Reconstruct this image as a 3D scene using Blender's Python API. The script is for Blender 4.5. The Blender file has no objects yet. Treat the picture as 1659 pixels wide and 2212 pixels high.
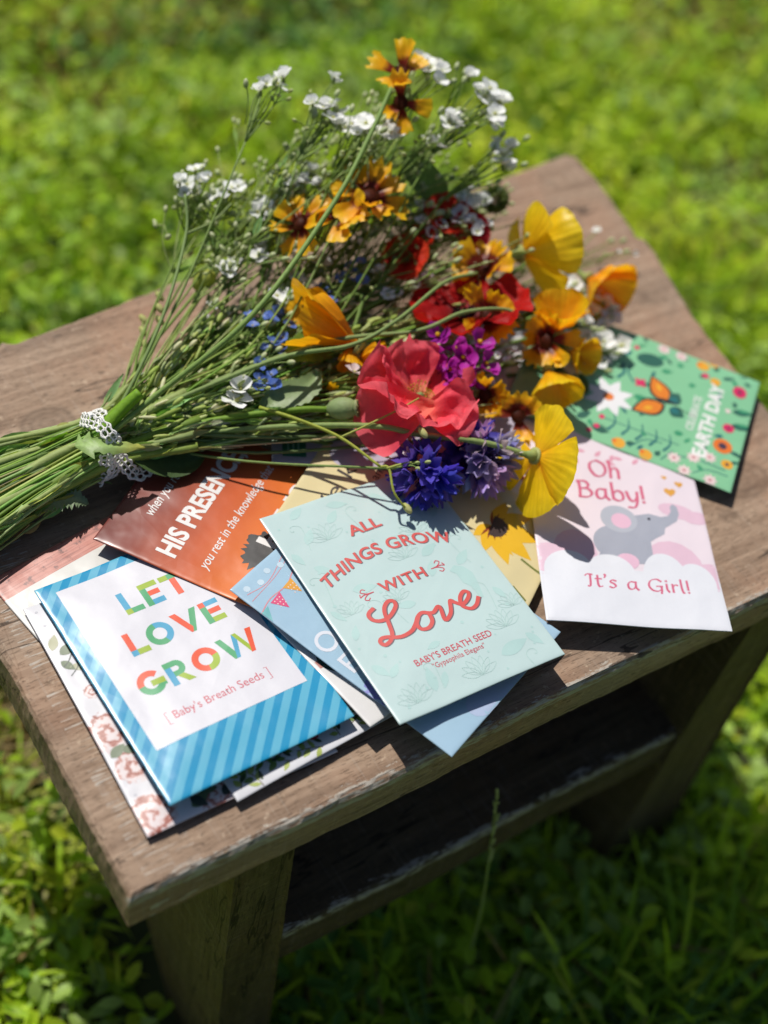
import bpy, bmesh, math, random
import numpy as np
from mathutils import Vector, Matrix, noise

K = 0.001                       # everything below is written in millimetres
scene = bpy.context.scene
COL = scene.collection
R = math.radians

# ------------------------------------------------------------------ camera
F_PX, PITCH, ROLL, CAM_H = 3323.0, 0.8673, 0.2365, 524.08
IMG_W, IMG_H = 1659.0, 2212.0
_fw = Vector((0, math.cos(PITCH), -math.sin(PITCH)))
_up0 = Vector((0, math.sin(PITCH), math.cos(PITCH)))
_rt0 = Vector((1, 0, 0))
_rt = _rt0 * math.cos(ROLL) + _up0 * math.sin(ROLL)
_up = -_rt0 * math.sin(ROLL) + _up0 * math.cos(ROLL)
cd = bpy.data.cameras.new('camera')
cd.sensor_fit = 'VERTICAL'
cd.sensor_height = 24.0
cd.lens = F_PX / IMG_H * 24.0
cd.clip_start = 0.02
cd.clip_end = 400.0
cd.dof.use_dof = True
cd.dof.focus_distance = 0.636
cd.dof.aperture_fstop = 2.8
cam = bpy.data.objects.new('camera', cd)
COL.objects.link(cam)
m = Matrix((( _rt.x, _up.x, -_fw.x), (_rt.y, _up.y, -_fw.y), (_rt.z, _up.z, -_fw.z)))
cam.matrix_world = Matrix.Translation((0, 0, CAM_H * K)) @ m.to_4x4()
scene.camera = cam

# ------------------------------------------------------------------ light
SUN_EL, SUN_AZ = 57.0, 137.0     # azimuth of the direction towards the sun, counter-clockwise from +X
wd = bpy.data.worlds.new('World')
scene.world = wd
wd.use_nodes = True
nt = wd.node_tree
bg = nt.nodes['Background']
sky = nt.nodes.new('ShaderNodeTexSky')
sky.sky_type = 'NISHITA'
sky.sun_disc = False
sky.sun_elevation = R(SUN_EL)
sky.sun_rotation = R(90 - SUN_AZ)
nt.links.new(sky.outputs[0], bg.inputs[0])
bg.inputs[1].default_value = 0.05
sl = bpy.data.lights.new('sun', 'SUN')
sl.energy = 4.0
sl.angle = R(0.5)
sl.color = (1.0, 0.955, 0.89)
sun = bpy.data.objects.new('sun', sl)
COL.objects.link(sun)
_sd = Vector((math.cos(R(SUN_EL)) * math.cos(R(SUN_AZ)), math.cos(R(SUN_EL)) * math.sin(R(SUN_AZ)), math.sin(R(SUN_EL))))
sun.rotation_euler = _sd.to_track_quat('Z', 'Y').to_euler()
sun.location = _sd * 3
scene.view_settings.view_transform = 'Standard'
scene.view_settings.look = 'None'
scene.view_settings.exposure = 0.32
scene.view_settings.gamma = 1.0
scene.cycles.max_bounces = 8
scene.cycles.transmission_bounces = 4
scene.cycles.use_denoising = True

# ------------------------------------------------------------------ helpers
def at(x, y, z):
    """world point (mm) at height z that lies where the pixel (x, y) looks"""
    u, v = x - IMG_W / 2, y - IMG_H / 2
    d = _rt * (u / F_PX) - _up * (v / F_PX) + _fw
    t = (z - CAM_H) / d.z
    return Vector((0, 0, CAM_H)) + d * t

def srgb(r, g, b):
    def f(c):
        c /= 255.0
        return c / 12.92 if c <= 0.04045 else ((c + 0.055) / 1.055) ** 2.4
    return (f(r), f(g), f(b))

def tag(o, label=None, cat=None, group=None, kind=None):
    if label: o['label'] = label
    if cat: o['category'] = cat
    if group: o['group'] = group
    if kind: o['kind'] = kind
    return o

def empty(name, loc_mm, label=None, cat=None, group=None):
    o = bpy.data.objects.new(name, None)
    o.empty_display_size = 0.01
    COL.objects.link(o)
    o.location = Vector(loc_mm) * K
    return tag(o, label, cat, group)

class MB:
    def __init__(s):
        s.v, s.f, s.c = [], [], []
    def add(s, vs, fs, col=(1, 1, 1)):
        b = len(s.v)
        s.v += [tuple(p) for p in vs]
        if isinstance(col, list): s.c += col
        else: s.c += [col] * len(vs)
        s.f += [tuple(b + i for i in f) for f in fs]
    def build(s, name, mat, parent=None, org=(0, 0, 0), smooth=True):
        me = bpy.data.meshes.new(name)
        ox, oy, oz = org
        me.from_pydata([((x - ox) * K, (y - oy) * K, (z - oz) * K) for x, y, z in s.v], [], s.f)
        a = me.color_attributes.new('Col', 'FLOAT_COLOR', 'POINT')
        arr = np.ones((len(s.v), 4), dtype=np.float32)
        if s.c: arr[:, :3] = np.array(s.c, dtype=np.float32)
        a.data.foreach_set('color', arr.ravel())
        me.materials.append(mat)
        if smooth: me.polygons.foreach_set('use_smooth', [True] * len(me.polygons))
        me.update()
        o = bpy.data.objects.new(name, me)
        COL.objects.link(o)
        if parent: o.parent = parent
        else: o.location = Vector(org) * K
        return o

def catmull(P, n=6):
    P = [Vector(p) for p in P]
    if len(P) < 3:
        return [P[0].lerp(P[1], i / n) for i in range(n + 1)]
    Q = [P[0] * 2 - P[1]] + P + [P[-1] * 2 - P[-2]]
    out = []
    for i in range(1, len(Q) - 2):
        a, b, c, d = Q[i - 1:i + 3]
        for k in range(n):
            t = k / n
            out.append(0.5 * ((2 * b) + (c - a) * t + (2 * a - 5 * b + 4 * c - d) * t * t + (3 * b - a - 3 * c + d) * t ** 3))
    out.append(P[-1].copy())
    return out

def tube(mb, path, r0, r1=None, sides=6, col=(1, 1, 1), col1=None, cap=True):
    r1 = r0 if r1 is None else r1
    col1 = col1 or col
    n = len(path)
    vs, fs, cs = [], [], []
    nrm = None
    for i, p in enumerate(path):
        d = (path[min(i + 1, n - 1)] - path[max(i - 1, 0)])
        d = d.normalized() if d.length > 1e-9 else Vector((0, 0, 1))
        if nrm is None:
            nrm = d.orthogonal().normalized()
        else:
            nrm = (nrm - d * nrm.dot(d))
            nrm = nrm.normalized() if nrm.length > 1e-6 else d.orthogonal().normalized()
        bn = d.cross(nrm)
        t = i / max(1, n - 1)
        r = r0 + (r1 - r0) * t
        c = tuple(a + (b - a) * t for a, b in zip(col, col1))
        for k in range(sides):
            an = 2 * math.pi * k / sides
            vs.append(p + nrm * (r * math.cos(an)) + bn * (r * math.sin(an)))
            cs.append(c)
    for i in range(n - 1):
        for k in range(sides):
            a, b = i * sides + k, i * sides + (k + 1) % sides
            fs.append((a, b, b + sides, a + sides))
    if cap:
        fs.append(tuple(range(sides - 1, -1, -1)))
        fs.append(tuple(range((n - 1) * sides, n * sides)))
    mb.add(vs, fs, cs)

def ellipsoid(mb, c, ax, r, l, col, col1=None, seg=8, rings=6, power=1.0):
    ax = Vector(ax).normalized()
    x = ax.orthogonal().normalized(); y = ax.cross(x)
    col1 = col1 or col
    vs, fs, cs = [], [], []
    for i in range(rings + 1):
        t = i / rings
        a = math.pi * t
        rr = r * math.sin(a) ** power if 0 < i < rings else 0.02 * r
        zz = -math.cos(a) * l
        for k in range(seg):
            an = 2 * math.pi * k / seg
            vs.append(Vector(c) + ax * zz + x * (rr * math.cos(an)) + y * (rr * math.sin(an)))
            cs.append(tuple(p + (q - p) * t for p, q in zip(col, col1)))
    for i in range(rings):
        for k in range(seg):
            a, b = i * seg + k, i * seg + (k + 1) % seg
            fs.append((a, b, b + seg, a + seg))
    fs.append(tuple(range(seg - 1, -1, -1))); fs.append(tuple(range(rings * seg, rings * seg + seg)))
    mb.add(vs, fs, cs)

# ------------------------------------------------------------------ materials
def new_mat(name):
    mt = bpy.data.materials.new(name)
    mt.use_nodes = True
    n = mt.node_tree
    return mt, n, n.nodes['Principled BSDF'], n.nodes['Material Output']

def N(n, kind, **kw):
    o = n.nodes.new(kind)
    for k, v in kw.items(): setattr(o, k, v)
    return o

def ramp(n, stops, src):
    r = N(n, 'ShaderNodeValToRGB')
    e = r.color_ramp.elements
    while len(e) < len(stops): e.new(0.5)
    for i, (p, c) in enumerate(stops):
        e[i].position = p
        e[i].color = (*c, 1) if len(c) == 3 else c
    n.links.new(src, r.inputs[0])
    return r.outputs[0]

def mixc(n, fac, a, b, mode='MIX'):
    x = N(n, 'ShaderNodeMix', data_type='RGBA', blend_type=mode)
    for sock, v in ((x.inputs[0], fac), (x.inputs[6], a), (x.inputs[7], b)):
        if hasattr(v, 'is_linked'): n.links.new(v, sock)
        else: sock.default_value = v if not isinstance(v, tuple) else (*v, 1)[:4]
    return x.outputs[2]

def math_(n, op, a, b=None, c=None, clamp=False):
    x = N(n, 'ShaderNodeMath', operation=op)
    x.use_clamp = clamp
    for i, v in enumerate((a, b, c)):
        if v is None: continue
        if hasattr(v, 'is_linked'): n.links.new(v, x.inputs[i])
        else: x.inputs[i].default_value = v
    return x.outputs[0]

def noise_tex(n, vec, scale, detail=4, rough=0.55, dist=0.0):
    t = N(n, 'ShaderNodeTexNoise')
    t.inputs['Scale'].default_value = scale
    t.inputs['Detail'].default_value = detail
    t.inputs['Roughness'].default_value = rough
    t.inputs['Distortion'].default_value = dist
    if vec is not None: n.links.new(vec, t.inputs['Vector'])
    return t.outputs['Fac']

def mapping(n, vec, scale=(1, 1, 1), loc=(0, 0, 0), rot=(0, 0, 0)):
    t = N(n, 'ShaderNodeMapping')
    t.inputs['Scale'].default_value = scale
    t.inputs['Location'].default_value = loc
    t.inputs['Rotation'].default_value = rot
    n.links.new(vec, t.inputs['Vector'])
    return t.outputs[0]

def mat_leafy(name, transl=0.35, rough=0.5, nscale=400.0, spec=0.35, namt=0.25, bump=0.0, tint=(1.25, 1.2, 0.8)):
    mt, n, bs, out = new_mat(name)
    at_ = N(n, 'ShaderNodeAttribute', attribute_name='Col')
    tc = N(n, 'ShaderNodeTexCoord')
    f = noise_tex(n, tc.outputs['Object'], nscale, 3)
    v = math_(n, 'MULTIPLY_ADD', f, namt * 2, 1 - namt)
    c = mixc(n, 1.0, at_.outputs['Color'], v, 'MULTIPLY')
    n.links.new(c, bs.inputs['Base Color'])
    bs.inputs['Roughness'].default_value = rough
    bs.inputs['Specular IOR Level'].default_value = spec
    tr = N(n, 'ShaderNodeBsdfTranslucent')
    n.links.new(mixc(n, 1.0, c, tint, 'MULTIPLY'), tr.inputs[0])
    mx = N(n, 'ShaderNodeMixShader')
    mx.inputs[0].default_value = transl
    n.links.new(bs.outputs[0], mx.inputs[1]); n.links.new(tr.outputs[0], mx.inputs[2])
    n.links.new(mx.outputs[0], out.inputs[0])
    if bump:
        b = N(n, 'ShaderNodeBump')
        b.inputs['Strength'].default_value = bump
        b.inputs['Distance'].default_value = 0.0006
        n.links.new(f, b.inputs['Height']); n.links.new(b.outputs[0], bs.inputs['Normal'])
    return mt

M_PETAL = mat_leafy('petal', 0.48, 0.42, 260.0, 0.4, 0.12, 0.25, (1.1, 1.05, 1.0))
M_CRUMPLE = mat_leafy('crumpled_petal', 0.5, 0.55, 420.0, 0.25, 0.16, 0.6, (1.1, 1.0, 1.0))
M_WHITE = mat_leafy('white_petal', 0.3, 0.5, 300.0, 0.3, 0.06, 0.0, (1, 1, 1))
M_STEM = mat_leafy('stem_green', 0.30, 0.55, 500.0, 0.22, 0.28, 0.3)
M_LEAF = mat_leafy('leaf_green', 0.35, 0.45, 350.0, 0.4, 0.25, 0.3)
M_GRASS = mat_leafy('grass_green', 0.5, 0.5, 60.0, 0.35, 0.2, 0.0, (1.25, 1.2, 0.5))

def mat_plain(name, col, rough=0.6, namt=0.1, nscale=300, spec=0.4, bump=0.0):
    mt, n, bs, out = new_mat(name)
    tc = N(n, 'ShaderNodeTexCoord')
    f = noise_tex(n, tc.outputs['Object'], nscale, 4)
    c = mixc(n, 1.0, tuple(col), math_(n, 'MULTIPLY_ADD', f, namt * 2, 1 - namt), 'MULTIPLY')
    n.links.new(c, bs.inputs['Base Color'])
    bs.inputs['Roughness'].default_value = rough
    bs.inputs['Specular IOR Level'].default_value = spec
    if bump:
        b = N(n, 'ShaderNodeBump')
        b.inputs['Strength'].default_value = bump
        b.inputs['Distance'].default_value = 0.0005
        n.links.new(f, b.inputs['Height']); n.links.new(b.outputs[0], bs.inputs['Normal'])
    return mt

def paper_bump(n, bs):
    """the soft unevenness of a filled paper packet: slow waves and a few faint creases"""
    tc = N(n, 'ShaderNodeTexCoord')
    w = noise_tex(n, tc.outputs['Object'], 34, 3, 0.5)
    v = N(n, 'ShaderNodeTexVoronoi'); v.feature = 'DISTANCE_TO_EDGE'; v.inputs['Scale'].default_value = 17
    n.links.new(tc.outputs['Object'], v.inputs['Vector'])
    cr = math_(n, 'MULTIPLY', math_(n, 'SUBTRACT', 1.0, math_(n, 'MULTIPLY', v.outputs['Distance'], 14.0, clamp=True)), 0.08)
    b = N(n, 'ShaderNodeBump')
    b.inputs['Strength'].default_value = 0.5
    b.inputs['Distance'].default_value = 0.0016
    n.links.new(math_(n, 'ADD', w, cr), b.inputs['Height']); n.links.new(b.outputs[0], bs.inputs['Normal'])

_pc = {}
PAPER = 0.68                    # printed stock is never brighter than this
def ink(r, g, b, rough=0.42):
    """printed paper of one colour, given as it reads on white light"""
    k = (r, g, b, rough)
    if k not in _pc:
        c = tuple(PAPER * x for x in srgb(r, g, b))
        _pc[k] = mat_plain('printed_paper', c, rough, 0.03, 900, 0.5)
        paper_bump(_pc[k].node_tree, _pc[k].node_tree.nodes['Principled BSDF'])
    return _pc[k]
# ================================================================== ground
GROUND_Z = -268.0
def build_ground():
    mt, n, bs, out = new_mat('soil_and_turf')
    tc = N(n, 'ShaderNodeTexCoord')
    f = noise_tex(n, tc.outputs['Object'], 14, 6, 0.6)
    g = noise_tex(n, tc.outputs['Object'], 90, 4, 0.6)
    c = ramp(n, [(0.3, (0.020, 0.030, 0.006)), (0.5, (0.035, 0.055, 0.010)), (0.7, (0.060, 0.080, 0.016))], f)
    c = mixc(n, math_(n, 'MULTIPLY', g, 0.5), c, (0.05, 0.035, 0.02))
    n.links.new(c, bs.inputs['Base Color'])
    bs.inputs['Roughness'].default_value = 0.9
    mb = MB()
    xs = [-40000, -8000, -3000] + [-1500 + 100 * i for i in range(31)] + [3000, 8000, 40000]
    ys = [-40000, -8000, -3000] + [-1200 + 100 * i for i in range(46)] + [5000, 10000, 40000]
    vs = [(x, y, GROUND_Z + 6 * noise.noise(Vector((x / 260, y / 260, 3)))) for y in ys for x in xs]
    w = len(xs)
    fs = [(j * w + i, j * w + i + 1, (j + 1) * w + i + 1, (j + 1) * w + i) for j in range(len(ys) - 1) for i in range(w - 1)]
    mb.add(vs, fs)
    o = mb.build('ground', mt)
    tag(o, kind='structure')
build_ground()

# ================================================================== wooden stool
BENCH_O = (-56.3, 238.2); BENCH_A = R(42.3)
def bench_local(p):
    x, y = p[0] - BENCH_O[0], p[1] - BENCH_O[1]
    c, s = math.cos(BENCH_A), math.sin(BENCH_A)
    return (c * x + s * y, -s * x + c * y)

def mat_wood(name, tones, edge_wear=True, knots=(), dark=1.0, grain_axis=0, wear_at=0.0, wear_z=-0.007):
    mt, n, bs, out = new_mat(name)
    tc = N(n, 'ShaderNodeTexCoord')
    ob = tc.outputs['Object']
    sc = [260, 260, 260]; sc[grain_axis] = 14
    grain = noise_tex(n, mapping(n, ob, tuple(sc)), 1.0, 7, 0.65, 0.6)
    sc2 = [70, 70, 70]; sc2[grain_axis] = 5
    broad = noise_tex(n, mapping(n, ob, tuple(sc2)), 1.0, 4, 0.55, 0.8)
    blot = noise_tex(n, ob, 9, 5, 0.6)
    speck = noise_tex(n, mapping(n, ob, (500, 800, 800)), 1.0, 2, 0.5)
    c = ramp(n, [(0.30, tones[0]), (0.45, tones[1]), (0.57, tones[2]), (0.74, tones[3])], math_(n, 'ADD', math_(n, 'MULTIPLY', grain, 0.55), math_(n, 'MULTIPLY', broad, 0.45)))
    # reddish and grey drifts of old stain
    c = mixc(n, math_(n, 'MULTIPLY', ramp(n, [(0.48, (0, 0, 0)), (0.7, (1, 1, 1))], blot), 0.55), c, tuple(a * b for a, b in zip(tones[2], (1.2, 0.86, 0.74))))
    blot2 = noise_tex(n, mapping(n, ob, (1, 1, 1), (3.1, 0.7, 0)), 13, 5, 0.6)
    c = mixc(n, math_(n, 'MULTIPLY', ramp(n, [(0.5, (0, 0, 0)), (0.68, (1, 1, 1))], blot2), 0.5), c, tuple(a * b for a, b in zip(tones[2], (0.78, 0.86, 0.95))))
    # dark pits along the grain
    pit_sc = [1500, 1500, 1500]; pit_sc[grain_axis] = 210
    pits = noise_tex(n, mapping(n, ob, tuple(pit_sc)), 1.0, 3, 0.5)
    pm = ramp(n, [(0.56, (0, 0, 0)), (0.66, (1, 1, 1))], pits)
    c = mixc(n, math_(n, 'MULTIPLY', pm, 0.5), c, tuple(a * 0.5 for a in tones[0]))
    # saw marks across the grain
    saw_sc = [900, 34, 34] if grain_axis == 0 else [34, 34, 900]
    saw = noise_tex(n, mapping(n, ob, tuple(saw_sc)), 1.0, 2, 0.5)
    sm = ramp(n, [(0.57, (0, 0, 0)), (0.72, (1, 1, 1))], saw)
    c = mixc(n, math_(n, 'MULTIPLY', sm, 0.15), c, (0.36, 0.33, 0.29))
    height = math_(n, 'ADD', math_(n, 'MULTIPLY', grain, 0.6), math_(n, 'MULTIPLY', pm, -0.5))
    sx = N(n, 'ShaderNodeSeparateXYZ'); n.links.new(ob, sx.inputs[0])
    if edge_wear:
        # flaked pale strip along the front arris and scrapes across the left end
        fn = noise_tex(n, mapping(n, ob, (55, 160, 160)), 1.0, 6, 0.75)
        wid = math_(n, 'MULTIPLY_ADD', fn, 0.022, -0.0085 + wear_at)
        near = math_(n, 'LESS_THAN', sx.outputs[1], wid)
        under = math_(n, 'GREATER_THAN', sx.outputs[2], wear_z)
        wear = math_(n, 'MULTIPLY', near, under)
        fine = noise_tex(n, mapping(n, ob, (120, 700, 700)), 1.0, 4, 0.6)
        wear = math_(n, 'MULTIPLY', wear, ramp(n, [(0.42, (0, 0, 0)), (0.52, (1, 1, 1))], fine))
        c = mixc(n, math_(n, 'MULTIPLY', wear, 0.85), c, (0.40, 0.37, 0.32))
        scr = noise_tex(n, mapping(n, ob, (60, 900, 300)), 1.0, 3, 0.6)
        b1 = math_(n, 'COMPARE', sx.outputs[0], 0.020, 0.011)
        sm2 = math_(n, 'MULTIPLY', b1, ramp(n, [(0.55, (0, 0, 0)), (0.62, (1, 1, 1))], scr))
        c = mixc(n, math_(n, 'MULTIPLY', sm2, math_(n, 'MULTIPLY', blot, 1.1)), c, (0.50, 0.48, 0.43))
        height = math_(n, 'ADD', height, math_(n, 'MULTIPLY', wear, 0.5))
        # nail dents along the faces
        vor = N(n, 'ShaderNodeTexVoronoi'); vor.inputs['Scale'].default_value = 1.0
        n.links.new(mapping(n, ob, (60, 150, 150)), vor.inputs['Vector'])
        dn = math_(n, 'LESS_THAN', vor.outputs['Distance'], 0.14)
        rndm = noise_tex(n, ob, 40, 2)
        dn = math_(n, 'MULTIPLY', dn, math_(n, 'GREATER_THAN', rndm, 0.55))
        c = mixc(n, math_(n, 'MULTIPLY', dn, 0.5), c, tuple(a * 0.3 for a in tones[0]))
    # drying cracks that follow the grain
    csc = [26, 26, 26]; csc[grain_axis] = 3.2
    ck = noise_tex(n, mapping(n, ob, tuple(csc), (1.7, 0.3, 0.9)), 1.0, 5, 0.55, 0.3)
    ckm = math_(n, 'LESS_THAN', math_(n, 'ABSOLUTE', math_(n, 'SUBTRACT', ck, 0.56)), 0.0045)
    c = mixc(n, math_(n, 'MULTIPLY', ckm, 0.75), c, tuple(a * 0.22 for a in tones[0]))
    height = math_(n, 'ADD', height, math_(n, 'MULTIPLY', ckm, -1.2))
    # lichen-pale dust and dark damp spots
    sp1 = noise_tex(n, ob, 210, 3, 0.7)
    c = mixc(n, math_(n, 'MULTIPLY', ramp(n, [(0.60, (0, 0, 0)), (0.70, (1, 1, 1))], sp1), 0.35), c, tuple(min(.6, a * 1.5) for a in tones[3]))
    sp2 = noise_tex(n, mapping(n, ob, (1, 1, 1), (.4, .9, .2)), 48, 5, 0.7)
    c = mixc(n, math_(n, 'MULTIPLY', ramp(n, [(0.60, (0, 0, 0)), (0.70, (1, 1, 1))], sp2), 0.5), c, tuple(a * 0.5 for a in tones[0]))
    for (kx, ky, kr) in knots:
        v = N(n, 'ShaderNodeVectorMath', operation='DISTANCE')
        wob = N(n, 'ShaderNodeCombineXYZ')
        n.links.new(math_(n, 'MULTIPLY', sx.outputs[0], 0.75), wob.inputs[0]); n.links.new(math_(n, 'MULTIPLY_ADD', blot, 0.006, sx.outputs[1]), wob.inputs[1])
        n.links.new(wob.outputs[0], v.inputs[0])
        v.inputs[1].default_value = (kx * K * 0.75, ky * K + 0.003, 0)
        d = math_(n, 'DIVIDE', v.outputs['Value'], kr * K)
        inside = ramp(n, [(0.80, (1, 1, 1)), (1.0, (0, 0, 0))], d)
        rings = math_(n, 'MULTIPLY_ADD', math_(n, 'SINE', math_(n, 'MULTIPLY', d, 22)), 0.25, 0.6)
        kc = mixc(n, rings, tuple(a * 0.35 for a in tones[0]), tuple(a * 0.8 for a in tones[1]))
        c = mixc(n, math_(n, 'MULTIPLY', inside, 0.5), c, kc)
    if dark != 1.0:
        c = mixc(n, 1.0, c, (dark, dark, dark), 'MULTIPLY')
    n.links.new(c, bs.inputs['Base Color'])
    bs.inputs['Roughness'].default_value = 0.72
    bs.inputs['Specular IOR Level'].default_value = 0.3
    b = N(n, 'ShaderNodeBump')
    b.inputs['Strength'].default_value = 0.45
    b.inputs['Distance'].default_value = 0.0011
    n.links.new(height, b.inputs['Height'])
    n.links.new(b.outputs[0], bs.inputs['Normal'])
    return mt

TONES = [(0.120, 0.074, 0.047), (0.226, 0.150, 0.099), (0.310, 0.216, 0.147), (0.42, 0.315, 0.228)]
SHADED_TONES = [(0.036, 0.024, 0.012), (0.070, 0.048, 0.025), (0.108, 0.076, 0.042), (0.16, 0.118, 0.070)]  # stool wood darkened for legs and shelf: their shade is in the colour
M_TOP = mat_wood('weathered_wood_top', TONES, True, [(349, 59, 13), (68, 223, 11)])
M_LEG = mat_wood('weathered_wood_leg', [tuple(a * b for a, b in zip(t, (0.95, 1.0, 0.8))) for t in SHADED_TONES], False, (), 1.0, 2)  # olive shift paints in the light thrown back by the grass
M_SHELF = mat_wood('weathered_wood_shelf', SHADED_TONES, True, (), 0.9, 0, 0.004, (-123.0 - 5) * K)

def slab(mb, outline, ztop, zbot, arris=1.6, jit=0.5, step=3.0, seed=0, ztilt=None):
    """a board with irregular worn edges; outline counter-clockwise in the board's plan"""
    rnd = random.Random(seed)
    pts = []
    m_ = len(outline)
    for i in range(m_):
        a, b = Vector((*outline[i], 0)), Vector((*outline[(i + 1) % m_], 0))
        k = max(1, int((b - a).length / step))
        for j in range(k): pts.append(a.lerp(b, j / k))
    n_ = len(pts)
    rings = []
    for (ins, z, jj) in ((arris * 1.7, 0.0, 0.25), (arris * 0.7, -arris * 0.35, 1.0), (0.0, -arris * 1.3, 0.8), (0.0, (zbot - ztop) * 0.5, 0.5), (0, zbot - ztop + arris, 0.5), (arris, zbot - ztop, 0.3)):
        ring = []
        for i, p in enumerate(pts):
            d = (pts[(i + 1) % n_] - pts[i - 1]).normalized()
            nr = Vector((d.y, -d.x, 0))
            w = noise.noise(Vector((p.x / 17, p.y / 17, z / 9 + seed))) * 1.3 + noise.noise(Vector((p.x / 4, p.y / 4, z / 3 + seed * 2))) * 0.9
            q = p - nr * (ins + jit * jj * (w + 0.3))
            ring.append((q.x, q.y, ztop + z + (0.25 * jit * noise.noise(Vector((p.x / 6, p.y / 6, seed + 5))) if -z < 3 * arris else 0)))
        rings.append(ring)
    vs = [p for r_ in rings for p in r_]
    fs = []
    for k in range(len(rings) - 1):
        for i in range(n_):
            j = (i + 1) % n_
            fs.append((k * n_ + j, k * n_ + i, (k + 1) * n_ + i, (k + 1) * n_ + j))
    fs.append(tuple(range(n_)))
    fs.append(tuple(range(len(rings) * n_ - 1, (len(rings) - 1) * n_ - 1, -1)))
    mb.add(vs, fs)

stool = empty('wooden_stool', (BENCH_O[0], BENCH_O[1], GROUND_Z), 'low weathered brown wooden stool with a shelf standing on the grass', 'stool')
stool.rotation_euler = (0, 0, BENCH_A)
def bench_part(mb, name, mat, org=(0, 0, 0)):
    o = mb.build(name, mat, stool, org, smooth=False)
    o.location = ((org[0]) * K, (org[1]) * K, (org[2] - GROUND_Z) * K)
    return o
mb = MB()
CRACK = 0
top_outline = [(0, 0), (100, -1), (200, 0.5), (300, 0), (393, -1), (394.5, 95), (402, 160), (414, 206), (415.5, 219), (411.5, 222), (414, 226), (421, 270), (421, 291), (416, 296), (380, 293), (300, 286), (220, 283), (160, 285), (125, 281), (90, 278), (76, 276), (70, 279), (64, 273), (56, 279), (20, 278), (0, 274), (-3, 200), (1, 100)]
slab(mb, top_outline, 0.0, -25.0, 1.8, 0.7, 2.6, 3)
bench_part(mb, 'seat_board', M_TOP)

def end_panel(s_top, s_bot, name, seed):
    """upright end board with an inverted-V cut that leaves two feet; s_* = (outer, inner) along the seat"""
    zt, zb = -25.5, GROUND_Z - 4
    prof = [(3, zt), (3, -120), (2, zb), (47, zb), (128, -105), (150, -105), (238, zb), (284, zb), (283, -120), (282, zt)]
    P = []
    for i in range(len(prof)):
        a, b = Vector((prof[i][0], prof[i][1], 0)), Vector((prof[(i + 1) % len(prof)][0], prof[(i + 1) % len(prof)][1], 0))
        k = max(1, int((b - a).length / 6))
        for j in range(k): P.append(a.lerp(b, j / k))
    mb = MB()
    def srow(which, z):
        t = (z - zt) / (zb - zt)
        return s_top[which] + (s_bot[which] - s_top[which]) * t
    n_ = len(P)
    ctr = Vector((142, -120, 0))
    rings = []
    mid = None
    for which, ins in ((0, 1.6), (0, 0), (1, 0), (1, 1.6)):
        ring = []
        for i, p in enumerate(P):
            d = (P[(i + 1) % n_] - P[i - 1]).normalized()
            nr = Vector((d.y, -d.x, 0))
            w = 0.5 * noise.noise(Vector((p.x / 9, p.y / 9, seed)))
            q = p + nr * (ins + w)
            off = 0
            a, b = srow(0, p.y), srow(1, p.y)
            s_ = a if which == 0 else b
            if ins == 0: s_ += (1.4 if a < b else -1.4) * (1 if which == 0 else -1)
            ring.append((s_, q.x, q.y))
        rings.append(ring)
    vs = [p for r_ in rings for p in r_]
    fs = []
    for k in range(3):
        for i in range(n_):
            j = (i + 1) % n_
            fs.append((k * n_ + i, k * n_ + j, (k + 1) * n_ + j, (k + 1) * n_ + i))
    fs.append(tuple(range(n_ - 1, -1, -1))); fs.append(tuple(range(3 * n_, 4 * n_)))
    mb.add(vs, fs)
    o = bench_part(mb, name, M_LEG)
    bm = bmesh.new(); bm.from_mesh(o.data)
    bmesh.ops.triangulate(bm, faces=[f for f in bm.faces if len(f.verts) > 4])
    bmesh.ops.recalc_face_normals(bm, faces=bm.faces)
    bm.to_mesh(o.data); bm.free()
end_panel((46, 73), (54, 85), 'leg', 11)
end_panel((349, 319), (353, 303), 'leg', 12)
mb = MB()
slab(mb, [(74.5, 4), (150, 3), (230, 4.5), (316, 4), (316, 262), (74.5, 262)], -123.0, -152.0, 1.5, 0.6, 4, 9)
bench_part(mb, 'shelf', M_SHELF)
# ================================================================== seed packets
PW_, PH_ = 82.0, 113.57

def smooth01(x):
    x = max(0.0, min(1.0, x))
    return x * x * (3 - 2 * x)

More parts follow.
